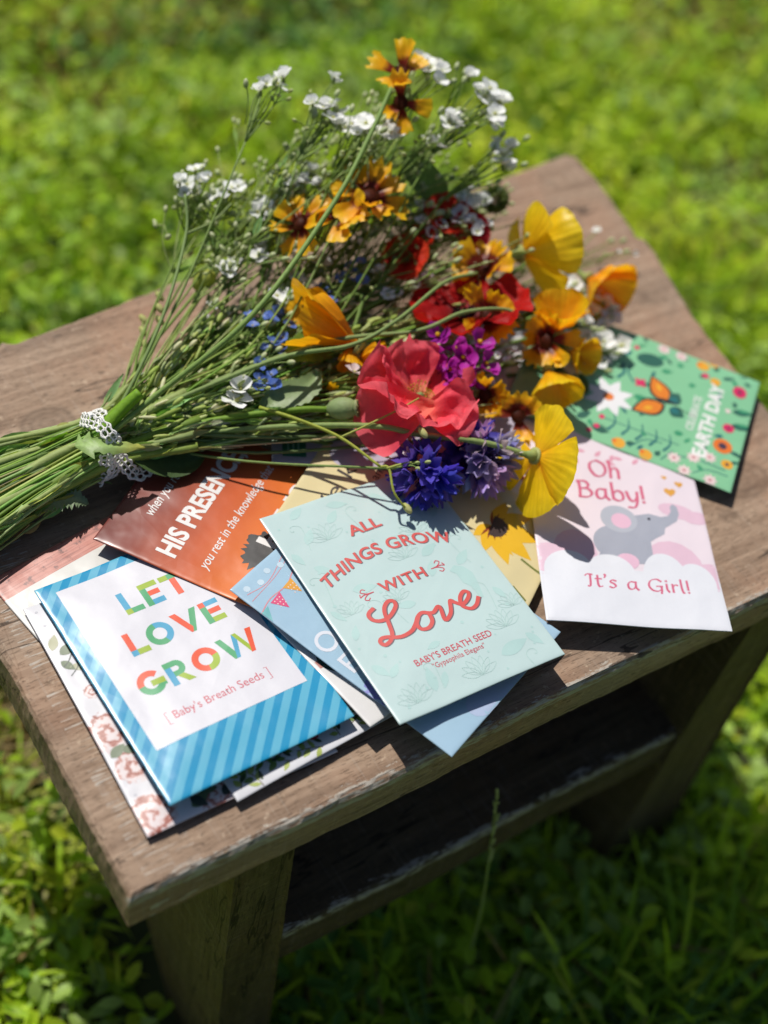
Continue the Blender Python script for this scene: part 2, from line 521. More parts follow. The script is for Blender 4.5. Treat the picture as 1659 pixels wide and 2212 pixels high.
class Packet:
    """a puffy paper seed packet; u runs right and v runs down on its printed face, both in mm"""
    def __init__(s, pose, z, label, mat, curl=(0, 0, 0, 0), seed=0, puff=0.8):
        s.x, s.y, s.t = pose
        s.z, s.seed, s.puff, s.curl = z, seed, puff, curl
        s.org = (s.x, s.y, sum(z) / 4)
        s.root = empty('seed_packet', s.org, label, 'seed packet')
        us = [0, .12, .35, .7, 1.2] + [2 + i * (PW_ - 4) / 38 for i in range(39)] + [PW_ - x for x in (1.2, .7, .35, .12, 0)]
        vs_ = [0, .12, .35, .7, 1.2] + [2 + i * (PH_ - 4) / 54 for i in range(55)] + [PH_ - x for x in (1.2, .7, .35, .12, 0)]
        mb = MB()
        nu, nv = len(us), len(vs_)
        top = [s.P(u, v, 0) for v in vs_ for u in us]
        bot = [s.P(u, v, None) for v in vs_ for u in us]
        fs = []
        for j in range(nv - 1):
            for i in range(nu - 1):
                a = j * nu + i
                fs.append((a, a + nu, a + nu + 1, a + 1))
                b = a + nu * nv
                fs.append((b, b + 1, b + nu + 1, b + nu))
        o_ = nu * nv
        ring = [i for i in range(nu)] + [j * nu + nu - 1 for j in range(1, nv)] + [(nv - 1) * nu + i for i in range(nu - 2, -1, -1)] + [j * nu for j in range(nv - 2, 0, -1)]
        for i in range(len(ring)):
            a, b = ring[i], ring[(i + 1) % len(ring)]
            fs.append((a, b, b + o_, a + o_))
        mb.add(top + bot, fs)
        s.body = mb.build('paper_envelope', mat, s.root, s.org)
        me = s.body.data
        uv = me.uv_layers.new(name='UVMap')
        flat = [(u, v) for v in vs_ for u in us] * 2
        vi = np.empty(len(me.loops), dtype=np.int32)
        me.loops.foreach_get('vertex_index', vi)
        uv.data.foreach_set('uv', (np.array(flat, dtype=np.float32)[vi] * 0.01).ravel())
    def base(s, u, v):
        a, b = u / PW_, v / PH_
        z = s.z
        h = z[0] * (1 - a) * (1 - b) + z[1] * a * (1 - b) + z[2] * a * b + z[3] * (1 - a) * b
        c = s.curl                 # lift of left, right, top, bottom edge
        h += c[0] * (1 - a) ** 3 + c[1] * a ** 3 + c[2] * (1 - b) ** 3 + c[3] * b ** 3
        h += 0.8 * noise.noise(Vector((u / 30, v / 36, s.seed * 3.7))) + 0.16 * noise.noise(Vector((u / 9, v / 11, s.seed * 1.9)))
        return h
    def P(s, u, v, lift):
        c, sn = math.cos(s.t), math.sin(s.t)
        # cut edges are never quite straight
        lx, ly = u - PW_ / 2, PH_ / 2 - v
        e = max(0.0, min(u, PW_ - u, v, PH_ - v))
        h = s.base(u, v)
        if lift is None:
            h += 0.0
        else:
            ee = min(e / 2.4, 1)
            h += 0.15 + 0.42 * math.sqrt(max(0, 1 - (1 - ee) ** 2)) + s.puff * smooth01(e / 22) + lift
        return (s.x + c * lx - sn * ly, s.y + sn * lx + c * ly, h)
    def decal(s, name, shapes, mat, layer=1, parent=None, fine=3.0):
        """print flat shapes (verts, faces) or outlines onto the face"""
        bm = bmesh.new()
        for sh in shapes:
            if isinstance(sh, tuple): vs, fs = sh
            else: vs, fs = sh, [tuple(range(len(sh)))]
            b = [bm.verts.new((p[0], p[1], 0)) for p in vs]
            for f in fs:
                try: bm.faces.new([b[i] for i in f])
                except ValueError: pass
        # keep what lies on the paper
        for co, no in (((0.05, 0, 0), (-1, 0, 0)), ((PW_ - .05, 0, 0), (1, 0, 0)), ((0, .05, 0), (0, -1, 0)), ((0, PH_ - .05, 0), (0, 1, 0))):
            g = bm.verts[:] + bm.edges[:] + bm.faces[:]
            if g: bmesh.ops.bisect_plane(bm, geom=g, plane_co=co, plane_no=no, clear_outer=True)
        if not bm.faces:
            bm.free(); return None
        bmesh.ops.triangulate(bm, faces=bm.faces[:])
        for _ in range(7):
            lg = [e for e in bm.edges if e.calc_length() > fine]
            if not lg: break
            bmesh.ops.subdivide_edges(bm, edges=lg, cuts=1)
            bmesh.ops.triangulate(bm, faces=[f for f in bm.faces if len(f.verts) > 3])
        for f in bm.faces:
            f.normal_update()
            if f.normal.z > 0: f.normal_flip()
        o3 = Vector(s.org)
        lift = 0.03 + 0.03 * layer
        for vtx in bm.verts:
            p = s.P(vtx.co.x, vtx.co.y, lift)
            vtx.co = (Vector(p) - o3) * K
        for f in bm.faces: f.smooth = True
        me = bpy.data.meshes.new(name)
        bm.to_mesh(me); bm.free()
        me.materials.append(mat)
        o = bpy.data.objects.new(name, me)
        COL.objects.link(o)
        o.parent = s.root
        return o

# ---- flat shape makers in packet millimetres
def rect(u0, v0, u1, v1): return [(u0, v0), (u1, v0), (u1, v1), (u0, v1)]
def disc(u, v, r, ry=None, n=16, rot=0.0):
    ry = r if ry is None else ry
    c, s = math.cos(rot), math.sin(rot)
    return [(u + c * r * math.cos(a) - s * ry * math.sin(a), v + s * r * math.cos(a) + c * ry * math.sin(a)) for a in [2 * math.pi * i / n for i in range(n)]]
def ring(u, v, r0, r1, a0=0, a1=360, n=28):
    vs, fs = [], []
    for i in range(n + 1):
        a = R(a0 + (a1 - a0) * i / n)
        vs += [(u + r0 * math.cos(a), v + r0 * math.sin(a)), (u + r1 * math.cos(a), v + r1 * math.sin(a))]
        if i: fs.append((2 * i - 2, 2 * i - 1, 2 * i + 1, 2 * i))
    return (vs, fs)
def leaf(u, v, ln, wd, rot, n=9):
    up, dn = [], []
    c, s = math.cos(R(rot)), math.sin(R(rot))
    for i in range(n + 1):
        t = i / n
        w = wd / 2 * math.sin(math.pi * t ** 0.8)
        x = ln * t
        up.append((u + c * x - s * w, v + s * x + c * w)); dn.append((u + c * x + s * w, v + s * x - c * w))
    return up + dn[-2:0:-1]
def stroke(pts, w, smooth=True, w1=None, calli=None, n=6):
    P = catmull([(p[0], p[1], 0) for p in pts], n) if smooth and len(pts) > 2 else [Vector((p[0], p[1], 0)) for p in pts]
    w1 = w if w1 is None else w1
    vs, fs = [], []
    m_ = len(P)
    for i, p in enumerate(P):
        d = (P[min(i + 1, m_ - 1)] - P[max(i - 1, 0)])
        d = d.normalized() if d.length > 1e-9 else Vector((1, 0, 0))
        nr = Vector((-d.y, d.x, 0))
        ww = w + (w1 - w) * i / max(1, m_ - 1)
        if calli: ww = w * (0.45 + 0.75 * abs(math.sin(math.atan2(-d.y, d.x) - calli)))
        if i == 0: p = p - d * ww * .35
        if i == m_ - 1: p = p + d * ww * .35
        vs += [tuple((p + nr * ww / 2)[:2]), tuple((p - nr * ww / 2)[:2])]
        if i: fs.append((2 * i - 2, 2 * i - 1, 2 * i + 1, 2 * i))
    return (vs, fs)
def spots_flower(u, v, r, n, pw=0.42, rot=0):
    return [leaf(u, v, r, r * pw, rot + 360 * i / n) for i in range(n)]
def heart(u, v, r):
    o = []
    for i in range(24):
        a = 2 * math.pi * i / 24
        o.append((u + r * (16 * math.sin(a) ** 3) / 16, v - r * (13 * math.cos(a) - 5 * math.cos(2 * a) - 2 * math.cos(3 * a) - math.cos(4 * a)) / 16))
    return o

def text(body, u0, u1, vb, cap, shear=0.0, bold=0.0, spacing=1.0, warp=None, vb1=None):
    """letters from u0 to u1 on the baseline vb with capital height cap"""
    cu = bpy.data.curves.new('lettering', 'FONT')
    cu.body = body
    cu.size = 1.0
    cu.offset = bold
    cu.space_character = spacing
    cu.fill_mode = 'FRONT'
    cu.resolution_u = 4
    ob = bpy.data.objects.new('lettering', cu)
    COL.objects.link(ob)
    dg = bpy.context.evaluated_depsgraph_get()
    me = bpy.data.meshes.new_from_object(ob.evaluated_get(dg))
    V = [(v.co.x, v.co.y) for v in me.vertices]
    Fs = [tuple(p.vertices) for p in me.polygons]
    bpy.data.objects.remove(ob); bpy.data.curves.remove(cu); bpy.data.meshes.remove(me)
    capu = 0.729
    x0 = min(p[0] for p in V); x1 = max(p[0] for p in V)
    sx = (u1 - u0) / (x1 - x0); sy = cap / capu
    out = []
    for x, y in V:
        uu = u0 + (x - x0) * sx + shear * y * sy
        base = vb if vb1 is None else vb + (vb1 - vb) * (uu - u0) / (u1 - u0)
        vv = base - y * sy
        if warp: uu, vv = warp(uu, vv)
        out.append((uu, vv))
    return (out, Fs)

def mat_paper_uv(name, build, rough=0.28):
    """paper whose print is a procedural pattern over the face (u, v in mm)"""
    mt, n, bs, out = new_mat(name)
    uv = N(n, 'ShaderNodeUVMap'); uv.uv_map = 'UVMap'
    sc = N(n, 'ShaderNodeVectorMath', operation='SCALE'); sc.inputs['Scale'].default_value = 100.0
    n.links.new(uv.outputs[0], sc.inputs[0])
    sp = N(n, 'ShaderNodeSeparateXYZ'); n.links.new(sc.outputs[0], sp.inputs[0])
    c = build(n, sc.outputs[0], sp.outputs[0], sp.outputs[1])
    n.links.new(mixc(n, 1.0, c, (PAPER, PAPER, PAPER), 'MULTIPLY'), bs.inputs['Base Color'])
    bs.inputs['Roughness'].default_value = rough
    bs.inputs['Specular IOR Level'].default_value = 0.5
    paper_bump(n, bs)
    return mt

def solid(r, g, b): return lambda n, uv, u, v: mixc(n, math_(n, 'MULTIPLY', noise_tex(n, uv, 0.6, 3), 0.12), srgb(r, g, b), srgb(r * .9, g * .9, b * .9))

# ---------------------------------------------------------------- blue striped packet (LET LOVE GROW)
def stripes(n, uv, u, v):
    q = math_(n, 'ADD', math_(n, 'MULTIPLY', u, 0.742), math_(n, 'MULTIPLY', v, 0.670))
    f = math_(n, 'GREATER_THAN', math_(n, 'FRACT', math_(n, 'DIVIDE', q, 6.35)), 0.52)
    return mixc(n, f, srgb(104, 190, 220), srgb(34, 156, 204))
pk = Packet((-61.47, 341.9, 0.7691), (6.5, 6.5, 10, 10), 'glossy blue striped seed packet reading LET LOVE GROW in many colours', mat_paper_uv('blue_striped_paper', stripes), (0.6, 0, 0, 0.4), 1)
pk.decal('printed_panel', [rect(7.0, 5.3, 74.4, 90.6)], ink(232, 231, 238), 1)
BL_, GR_, OL_, RD_ = (64, 168, 208), (70, 172, 112), (164, 192, 40), (242, 86, 42)
mosaic = {BL_: [], GR_: [], OL_: [], RD_: []}
def mo(c, *sh): mosaic[c] += sh
t = 2.7
mo(BL_, rect(27.2, 17.6, 27.2 + t, 26.7), rect(36.8 + t, 26.7, 44.8, 29.4)); mo(OL_, rect(27.2, 26.7, 27.2 + t, 29.4), rect(36.8, 17.6, 44.9, 20.3), rect(46.2, 17.9, 50, 20.6))
mo(GR_, rect(27.2 + t, 26.7, 35.2, 29.4), rect(36.8, 20.3, 36.8 + t, 29.4), rect(50, 17.9, 54.6, 20.6)); mo(RD_, rect(39.5, 22.1, 44.4, 24.6), rect(50.2, 20.6, 52.9, 29.4))
mo(RD_, rect(19.6, 37.3, 19.6 + t, 46)); mo(BL_, rect(19.6, 46, 19.6 + t, 48.7)); mo(OL_, rect(19.6 + t, 46, 27.6, 48.7))
mo(GR_, ring(34.1, 43.1, 2.9, 5.65, 68, 262)); mo(BL_, ring(34.1, 43.1, 2.9, 5.65, -98, 68))
mo(RD_, [(41.0, 37.3), (43.9, 37.3), (47.6, 46.2), (46.6, 48.6), (45.8, 48.6)]); mo(GR_, [(45.8, 48.6), (48.0, 48.6), (52.8, 37.6), (49.9, 37.6), (46.4, 46.0)])
mo(BL_, rect(53.9 + t, 37.5, 62.4, 40.0)); mo(RD_, rect(53.9, 37.5, 53.9 + t, 40), rect(53.9 + t, 41.7, 61.8, 44.2)); mo(GR_, rect(53.9, 40, 53.9 + t, 48.6)); mo(OL_, rect(53.9 + t, 46.0, 62.2, 48.6))
mo(RD_, ring(19.9, 62.4, 2.9, 5.7, 176, 318)); mo(GR_, ring(19.9, 62.4, 2.9, 5.7, 25, 176)); mo(OL_, rect(19.8, 61.6, 25.6, 64.3)); mo(GR_, rect(22.9, 64.3, 25.6, 65.6))
mo(BL_, rect(27.0, 59.6, 29.7, 68.3)); mo(GR_, rect(27.0, 57.0, 31.8, 59.6), ring(31.6, 60.7, 1.2, 3.75, -90, 90), rect(29.7, 61.9, 31.8, 64.4)); mo(OL_, [(30.6, 64.4), (33.4, 64.0), (36.8, 68.4), (33.6, 68.4)])
mo(RD_, ring(44.0, 62.7, 2.9, 5.7, 95, 352)); mo(OL_, ring(44.0, 62.7, 2.9, 5.7, -8, 95))
mo(GR_, [(50.9, 57.2), (53.6, 57.2), (56.2, 65.2), (55.3, 68.4), (54.4, 68.4)]); mo(BL_, [(55.0, 68.4), (56.9, 68.4), (60.2, 58.8), (59.4, 57.2), (58.4, 57.2)])
mo(OL_, [(58.6, 57.2), (60.4, 57.2), (63.2, 65.4), (62.2, 68.4)]); mo(RD_, [(62.0, 68.4), (63.9, 68.4), (67.6, 57.0), (64.9, 57.0)])
for i, (c, sh) in enumerate(mosaic.items()): pk.decal('lettering', sh, ink(*c), 2 + 0.2 * i)
PK_RED = ink(214, 82, 98)
br = [[(18.3, 77.3), (17.2, 77.3), (17.2, 83.0), (18.3, 83.0)], [(61.9, 77.3), (63, 77.3), (63, 83.0), (61.9, 83.0)]]
pk.decal('lettering', [text("Baby's Breath Seeds", 20.2, 60.2, 81.5, 3.9, 0, 0.0)] + [stroke(b, .32, False) for b in br], PK_RED, 2)

# ---------------------------------------------------------------- mint packet (ALL THINGS GROW WITH Love)
pk = Packet((17.75, 394.4, 0.7315), (17.5, 13.5, 16, 19), 'mint green seed packet with red lettering ALL THINGS GROW WITH LOVE', mat_paper_uv('mint_paper', solid(207, 231, 229)), (0.3, 0, 0.3, 0), 2)
rl = random.Random(5)
mint = [leaf(u, v, l_, w_, r_) for (u, v, l_, w_, r_) in ((11.7, 20.8, 9, 4.2, -50), (8.2, 32.4, 9, 4, 40), (16.9, 49.5, 11, 5, 10), (26, 14.5, 9, 4, -40), (44, 33, 10, 4.5, 10), (54, 46, 10, 4.5, -25), (52, 57, 9, 4, -60), (38, 66, 9, 4, 190), (56.3, 103.2, 15, 6, -10), (22, 106.7, 12, 4.5, -80), (4.3, 85, 9, 4, 60), (8.6, 93.7, 8, 3.4, -40), (3, 22.5, 8, 3.6, 70), (62, 17, 12, 5, 25), (70, 29, 9, 4, -50), (66, 56, 10, 4.5, -35), (30, 5, 10, 4, 15), (12, 6, 9, 4, -30), (50, 6, 9, 4, 40), (72, 98, 9, 4, 60), (36, 87, 7, 3, 170), (3, 55, 8, 3, 60), (30, 100, 8, 3, 120), (74, 8, 9, 4, 100), (5, 72, 8, 3.4, -60), (73, 72, 8, 3.4, 70))]
mint += [disc(rl.uniform(4, 78), rl.uniform(4, 110), rl.uniform(.5, .9), n=8) for _ in range(34)]
mint += [[(60.5, 57.5), (64, 55.5), (67.5, 57.5), (69.5, 62), (68.5, 68), (66.5, 75), (64.5, 75), (65, 69), (62.5, 65), (62.5, 60)]]
pk.decal('leaf_print', mint, ink(190, 224, 220), 1)
lines = []
for (u, v, r_) in ((21.7, 22, 9), (47, 44, 8), (66.6, 92, 9), (43.8, 108, 9), (12.8, 108, 9), (11, 60, 7), (76, 84, 7), (58.7, 34, 8), (32, 62, 7)):
    for i in range(7):
        a = R(-160 + 140 * i / 6)
        e = (u + r_ * math.cos(a), v + r_ * math.sin(a))
        pm = ((u + e[0]) / 2, (v + e[1]) / 2)
        o_ = (-math.sin(a) * r_ * .16, math.cos(a) * r_ * .16)
        lines += [stroke([(u, v), (pm[0] + o_[0], pm[1] + o_[1]), e, (pm[0] - o_[0], pm[1] - o_[1]), (u, v)], .26, True, n=4)]
for (u, v, sgn, sc_) in ((20, 60, 1, 1), (31, 63, -1, .8), (66, 70, 1, 1), (10, 12, 1, .9), (40, 12, -1, .9), (74, 44, -1, 1), (24, 96, 1, .8), (4, 40, 1, 1), (70, 108, -1, .9), (62, 26, 1, .8)):
    sp_ = [(u + sgn * sc_ * (8 - k * .9) * .55 * math.cos(k * .62) * (1 - k / 15), v - sc_ * (8 - k * .9) * .55 * math.sin(k * .62) * (1 - k / 15)) for k in range(13)]
    lines.append(stroke([(u + sgn * sc_ * 2, v + 13 * sc_), (u + sgn * sc_ * 3.6, v + 6 * sc_)] + sp_, .3, True, n=3))
pk.decal('line_print', lines, ink(190, 222, 217), 1.4)
CORAL = ink(226, 94, 88)
NAVY = ink(122, 104, 112)
def arc_warp(u, v):
    x = (u - 39.5) / 32.0
    return (u - 0.10 * (v - 40) * x, v + 7.6 * x * x - 3.2)
lt = [text('ALL', 31.2, 47.0, 24.4, 5.6, 0, .018), text('THINGS GROW', 7.6, 71.2, 40.6, 6.2, 0, .018, 1.05, arc_warp), text('WITH', 27.9, 50.4, 55.8, 5.4, 0, .018, 1.1)]
sha = [([(a + .35, b + .35) for a, b in p], f) for p, f in lt]
LOVE1 = [(19.6, 61.3), (17.2, 62.3), (16.1, 63.9), (16.7, 66.2), (19.2, 67.8), (22.8, 67.9), (26.6, 66.0), (29.3, 63.6), (29.5, 61.3), (27.3, 60.6), (24.5, 62.5), (22.9, 65.4), (22.0, 69.1), (21.1, 72.7), (20.0, 75.8), (17.6, 78.2), (14.6, 78.9), (13.6, 76.9), (15.1, 75.6), (17.7, 76.0), (20.7, 77.6), (23.9, 78.3), (28.5, 77.5), (32.0, 75.0), (34.5, 72.6), (37.2, 71.5), (39.5, 73.0), (38.8, 77.0), (35.8, 79.2), (32.6, 78.5), (32.2, 75.6), (34.5, 72.8)]
LOVE2 = [(38.4, 72.0), (41.6, 73.4), (45.0, 71.6), (45.6, 73.0), (44.2, 78.8), (48.4, 76.6), (51.6, 71.2), (52.8, 72.4), (55.6, 74.8), (59.6, 73.0), (61.4, 70.6), (59.8, 69.2), (56.6, 71.4), (55.0, 75.4), (57.6, 78.2), (61.0, 77.4), (64.0, 74.4)]
lv = [stroke(LOVE1, 1.75), stroke(LOVE2, 1.75)]
pk.decal('lettering', sha + [([(a + .4, b + .4) for a, b in p], f) for p, f in lv], NAVY, 2)
pk.decal('lettering', lt + lv, CORAL, 2.8)
fl = []
for (u, v, sg) in ((21.5, 53.8, -1), (56.8, 53.4, 1)):
    for dy in (-1, 1):
        fl.append(stroke([(u - sg * 3, v), (u, v + dy * .3), (u + sg * 2.2, v + dy * 1.9), (u + sg * 1.0, v + dy * 3.0), (u - sg * .1, v + dy * 2.2)], .45))
    fl.append(stroke([(u - sg * 3, v), (u + sg * 1.5, v - .2), (u + sg * 3.4, v + .4), (u + sg * 3.0, v - 1)], .45))
pk.decal('flourish_print', fl, ink(214, 82, 98), 2.4)
pk.decal('lettering', [text("BABY'S BREATH SEED", 20.8, 58.3, 93.6, 3.3, 0, .006), text('"Gypsophila Elegans"', 26.8, 52.4, 97.4, 2.5)], PK_RED, 2.2)

# ---------------------------------------------------------------- orange sunset packet
def sunset(n, uv, u, v):
    w = math_(n, 'MULTIPLY_ADD', noise_tex(n, uv, 0.05, 3), 16.0, -8.0)
    q = math_(n, 'DIVIDE', math_(n, 'ADD', v, w), 113.0)
    return ramp(n, [(0.0, srgb(124, 60, 54)), (0.14, srgb(150, 72, 56)), (0.36, srgb(218, 104, 56)), (0.6, srgb(246, 132, 50)), (1.0, srgb(248, 172, 76))], q)
pk = Packet((-51.02, 412.65, 1.3481), (8, 9, 9, 12), 'orange and maroon sunset seed packet reading HIS PRESENCE', mat_paper_uv('sunset_paper', sunset), (0, 0, 0.8, 0), 3)
WHT = ink(244, 240, 236)
pk.decal('lettering', [text('when you rest', 21.7, 50.5, 16.0, 5.0, .22, .004), text('you rest in the knowledge that', 8.2, 72.8, 48.8, 4.6, .22, .006)], WHT, 2)
pk.decal('lettering', [text('HIS PRESENCE,', 7.0, 74.0, 34.2, 9.0, 0, .035), text('HE IS', 31.5, 70, 69.5, 9.5, 0, .04)], WHT, 2)
rt = random.Random(8)
tree = []
for i in range(64):
    a = 2 * math.pi * i / 64
    rr = 11.5 * (1 + .16 * rt.uniform(-1, 1))
    tree.append((29 + rr * 1.05 * math.cos(a), 68.4 + rr * math.sin(a)))
pk.decal('tree_print', [tree, rect(27.5, 76, 30.5, 108), rect(0, 104, 82, 113.5)], ink(38, 34, 32), 1)

# ---------------------------------------------------------------- pink timber and white packet, lowest on the left
def timber(n, uv, u, v):
    st = noise_tex(n, mapping(n, uv, (0.05, 0.9, 1)), 1.0, 6, 0.7)
    c = ramp(n, [(0.3, srgb(150, 84, 74)), (0.5, srgb(205, 128, 112)), (0.7, srgb(226, 164, 148))], st)
    bl = noise_tex(n, uv, 0.16, 5, 0.65)
    c = mixc(n, ramp(n, [(0.55, (0, 0, 0)), (0.63, (.8, .8, .8))], bl), c, srgb(96, 56, 56))
    pl = math_(n, 'LESS_THAN', math_(n, 'FRACT', math_(n, 'DIVIDE', v, 4.1)), 0.05)
    c = mixc(n, math_(n, 'MULTIPLY', pl, .5), c, srgb(120, 70, 64))
    wh = mixc(n, math_(n, 'MULTIPLY', noise_tex(n, uv, 0.3, 5), 0.3), srgb(226, 224, 218), srgb(196, 194, 190))
    return mixc(n, math_(n, 'GREATER_THAN', v, 12.1), c, wh)
pk = Packet((-81.07, 355.55, 0.918), (1, 1, 1, 1), 'white seed packet with a rough pink timber band, lowest on the left', mat_paper_uv('timber_and_white_paper', timber, 0.4), (0, 0, 0, 0), 4)

# ---------------------------------------------------------------- white packet with brown roses
def roses_mat(centres, cols, ground):
    def f(n, uv, u, v):
        wob = noise_tex(n, uv, 0.35, 4, 0.6)
        c = ground
        first = True
        wash = noise_tex(n, uv, 0.28, 4, 0.55, 0.5)
        for (cx, cy, r_) in centres:
            du = math_(n, 'SUBTRACT', u, cx); dv = math_(n, 'SUBTRACT', v, cy)
            d = math_(n, 'SQRT', math_(n, 'ADD', math_(n, 'MULTIPLY', du, du), math_(n, 'MULTIPLY', dv, dv)))
            d = math_(n, 'ADD', math_(n, 'DIVIDE', d, r_), math_(n, 'MULTIPLY_ADD', wob, 0.9, -0.45))
            inside = ramp(n, [(0.86, (1, 1, 1)), (0.95, (0, 0, 0))], d)
            an = math_(n, 'ARCTAN2', dv, du)
            s_ = math_(n, 'SINE', math_(n, 'ADD', math_(n, 'MULTIPLY', d, 11.0), math_(n, 'ADD', math_(n, 'MULTIPLY', an, 1.0), math_(n, 'MULTIPLY', wash, 8.0))))
            col = ramp(n, [(0.10, cols[0]), (0.30, cols[1]), (0.50, cols[2]), (0.8, cols[3])], math_(n, 'MULTIPLY_ADD', s_, 0.36, 0.5))
            c = mixc(n, inside, c, col)
        return c
    return f
RC = [srgb(158, 88, 74), srgb(214, 152, 140), srgb(238, 216, 214), srgb(240, 228, 228)]
pk = Packet((-64.07, 331.84, 0.7328), (3.5, 3.5, 3, 3), 'white seed packet printed with brown roses, under the blue striped one', mat_paper_uv('rose_print_paper', roses_mat([(6.5, 67.4, 9.5), (8.5, 84.6, 8), (5.5, 107, 10.5), (30, 109, 8), (8, 48, 3.5), (16, 96, 4)], RC, srgb(236, 235, 240))), (0.3, 0, 0, 0), 5)
G1, G2, G3 = ink(150, 160, 112), ink(104, 122, 88), ink(58, 72, 66)
pk.decal('leaf_print', [leaf(2, 24, 8, 4, -60), leaf(5, 34, 9, 3.6, 20), leaf(10, 40, 7, 3, 60), leaf(12, 76, 6, 3, 30)], ink(186, 186, 150), 1)
pk.decal('leaf_print', [leaf(4, 27, 8, 4.6, -20), leaf(3, 30, 7, 3.6, 60), leaf(2, 78, 8, 4.4, -25), leaf(7, 77, 7, 4, 10), leaf(12, 99, 6, 3, -50), leaf(14, 102, 6, 3, 40), leaf(24, 104, 9, 5, 20), leaf(20, 110, 9, 5, -20), leaf(36, 106, 7, 4, 60), leaf(42, 110, 8, 4, 10)], G2, 1)
pk.decal('stem_print', [stroke([(3, 33), (6, 31), (11, 25)], .5), stroke([(9, 31), (8, 35), (4, 38)], .4), stroke([(17, 92), (14, 100), (12, 105)], .4), leaf(21, 106, 8, 4, 50), leaf(33, 111, 7, 4, -40)], G3, 1.4)
pk.decal('dot_print', [disc(4, 4, .7, .5), disc(4.5, 11.5, .7, .5), disc(3.8, 18.8, .7, .5), disc(3.5, 96, .7, .5)], ink(196, 196, 206), 1)

# ---------------------------------------------------------------- white packet with green leaf sprigs
pk = Packet((-41.02, 353.36, 0.8113), (5, 5, 4.5, 4.5), 'white seed packet printed with green leaf sprigs, under the striped packet', mat_paper_uv('leaf_sprig_paper', solid(236, 236, 240)), (0, 0, 0, 0), 6)
ra = random.Random(21)
lt_, md_, dk_, stems_ = [], [], [], []
for (u, v, a) in ((4, 110, -70), (12, 113, -110), (19, 108, -30), (27, 110, -150), (34, 107, -60), (41, 111, 200), (50, 110, -100), (57, 108, -20), (63, 112, -110), (71, 107, -70), (78, 111, -120), (77, 96, -90), (74, 84, -60), (79, 70, -100)):
    L_ = ra.uniform(9, 13)
    e = (u + L_ * math.cos(R(a)), v + L_ * math.sin(R(a)))
    stems_.append(stroke([(u, v), ((u + e[0]) / 2 + 1, (v + e[1]) / 2), e], .4))
    for k in range(5):
        q = (k + .5) / 5
        p = (u + (e[0] - u) * q, v + (e[1] - v) * q)
        ra.choice((lt_, md_, md_))
        (lt_ if ra.random() < .5 else md_).append(leaf(p[0], p[1], ra.uniform(3.4, 5.6), ra.uniform(1.7, 2.6), a + (55 if k % 2 else -55) + ra.uniform(-15, 15)))
    dk_.append(leaf(u + 1, v - 2, 4.5, 1.6, a + 30))
pk.decal('stem_print', stems_, ink(118, 104, 72), 1)
pk.decal('leaf_print', lt_, ink(178, 192, 96), 1.4)
pk.decal('leaf_print', md_, ink(112, 142, 62), 1.8)
pk.decal('leaf_print', dk_, ink(70, 86, 58), 2.2)
pk.decal('rosebud_print', [leaf(38, 103, 5.5, 4, 40), disc(39.5, 104.5, 1.6)], ink(214, 66, 84), 2.4)

# ---------------------------------------------------------------- plain white packet between striped and pale blue
pk = Packet((-4.98, 393.86, 0.9067), (8, 5, 8, 10), 'white seed packet with dark foliage, wedged between striped and pale blue packets', mat_paper_uv('white_paper', solid(238, 236, 234)), (0.3, 0, 0, 0), 7)
pk.decal('band_print', [rect(0, 77.4, 4.4, 81.2)], ink(176, 104, 92), 1)
pk.decal('leaf_print', [leaf(4.0, 75.5, 13, 5.5, 72), leaf(3.6, 74, 9, 5, 20), leaf(10, 82, 12, 5, -10), leaf(12, 90, 10, 4, 40)], ink(42, 82, 74), 1.2)
pk.decal('leaf_print', [leaf(4.6, 70, 6, 4.5, 70), disc(8.4, 95.5, .9), leaf(8, 70, 9, 5, 10)], ink(34, 34, 36), 1.6)

# ---------------------------------------------------------------- pale blue bunting packet
pk = Packet((15.2, 383.2, 1.1135), (15, 12.5, 9, 11), 'pale blue seed packet with bunting flags, tucked beneath the mint one', mat_paper_uv('pale_blue_paper', solid(178, 212, 234)), (0.3, 0, 0, 0.3), 8)
pk.decal('bunting_print', [stroke([(0, 17), (8, 15), (18, 15.6), (30, 12), (50, 16), (82, 10)], .5), stroke([(3, 7), (14, 9), (30, 4)], .35), stroke([(2, 10.5), (20, 9), (40, 3)], .3)], ink(226, 150, 160), 1)
pk.decal('bunting_print', [[(6.4, 16.4), (13.2, 15.6), (10.2, 23.4)], [(34, 12.5), (41, 14), (36, 21)]], ink(232, 78, 130), 1.4)
pk.decal('bunting_print', [[(15.4, 15.4), (22, 14.6), (20.0, 22.2)]], ink(238, 172, 66), 1.4)
pk.decal('bunting_print', [[(0.2, 16.8), (4.6, 16.6), (0.4, 22.8)], [(25, 13.4), (31, 11.8), (29.5, 19.5)]], ink(116, 192, 196), 1.4)
pk.decal('dot_print', [disc(8.2 + 1.5 * i, 17.2 + 1.7 * j, .32, n=8) for i in range(3) for j in range(3)] + [disc(17.5 + 1.5 * i, 16.8 + 1.8 * j, .32, n=8) for i in range(3) for j in range(3)], ink(250, 226, 220), 2)
pk.decal('dot_print', [disc(5 + 6.5 * i, 5 + 2 * (i % 2), 1.5, n=12) for i in range(4)], ink(206, 228, 242), 1.2)
pk.decal('lettering', [ring(8.0, 44.5, 3.4, 4.9), rect(4.0, 53.0, 5.5, 62.2), rect(5.5, 53.0, 10.8, 54.4), rect(5.5, 56.9, 9.8, 58.2), rect(5.5, 60.8, 10.8, 62.2)], ink(236, 240, 250), 1.6)
pk.decal('corner_print', [[(0, 69.5), (4.4, 67.2), (9, 74), (6, 84), (0, 86)]], ink(134, 136, 214), 1)
pk.decal('cloud_print', [disc(30, 108, 9, 6), disc(46, 112, 10, 6)], ink(190, 206, 236), 1)

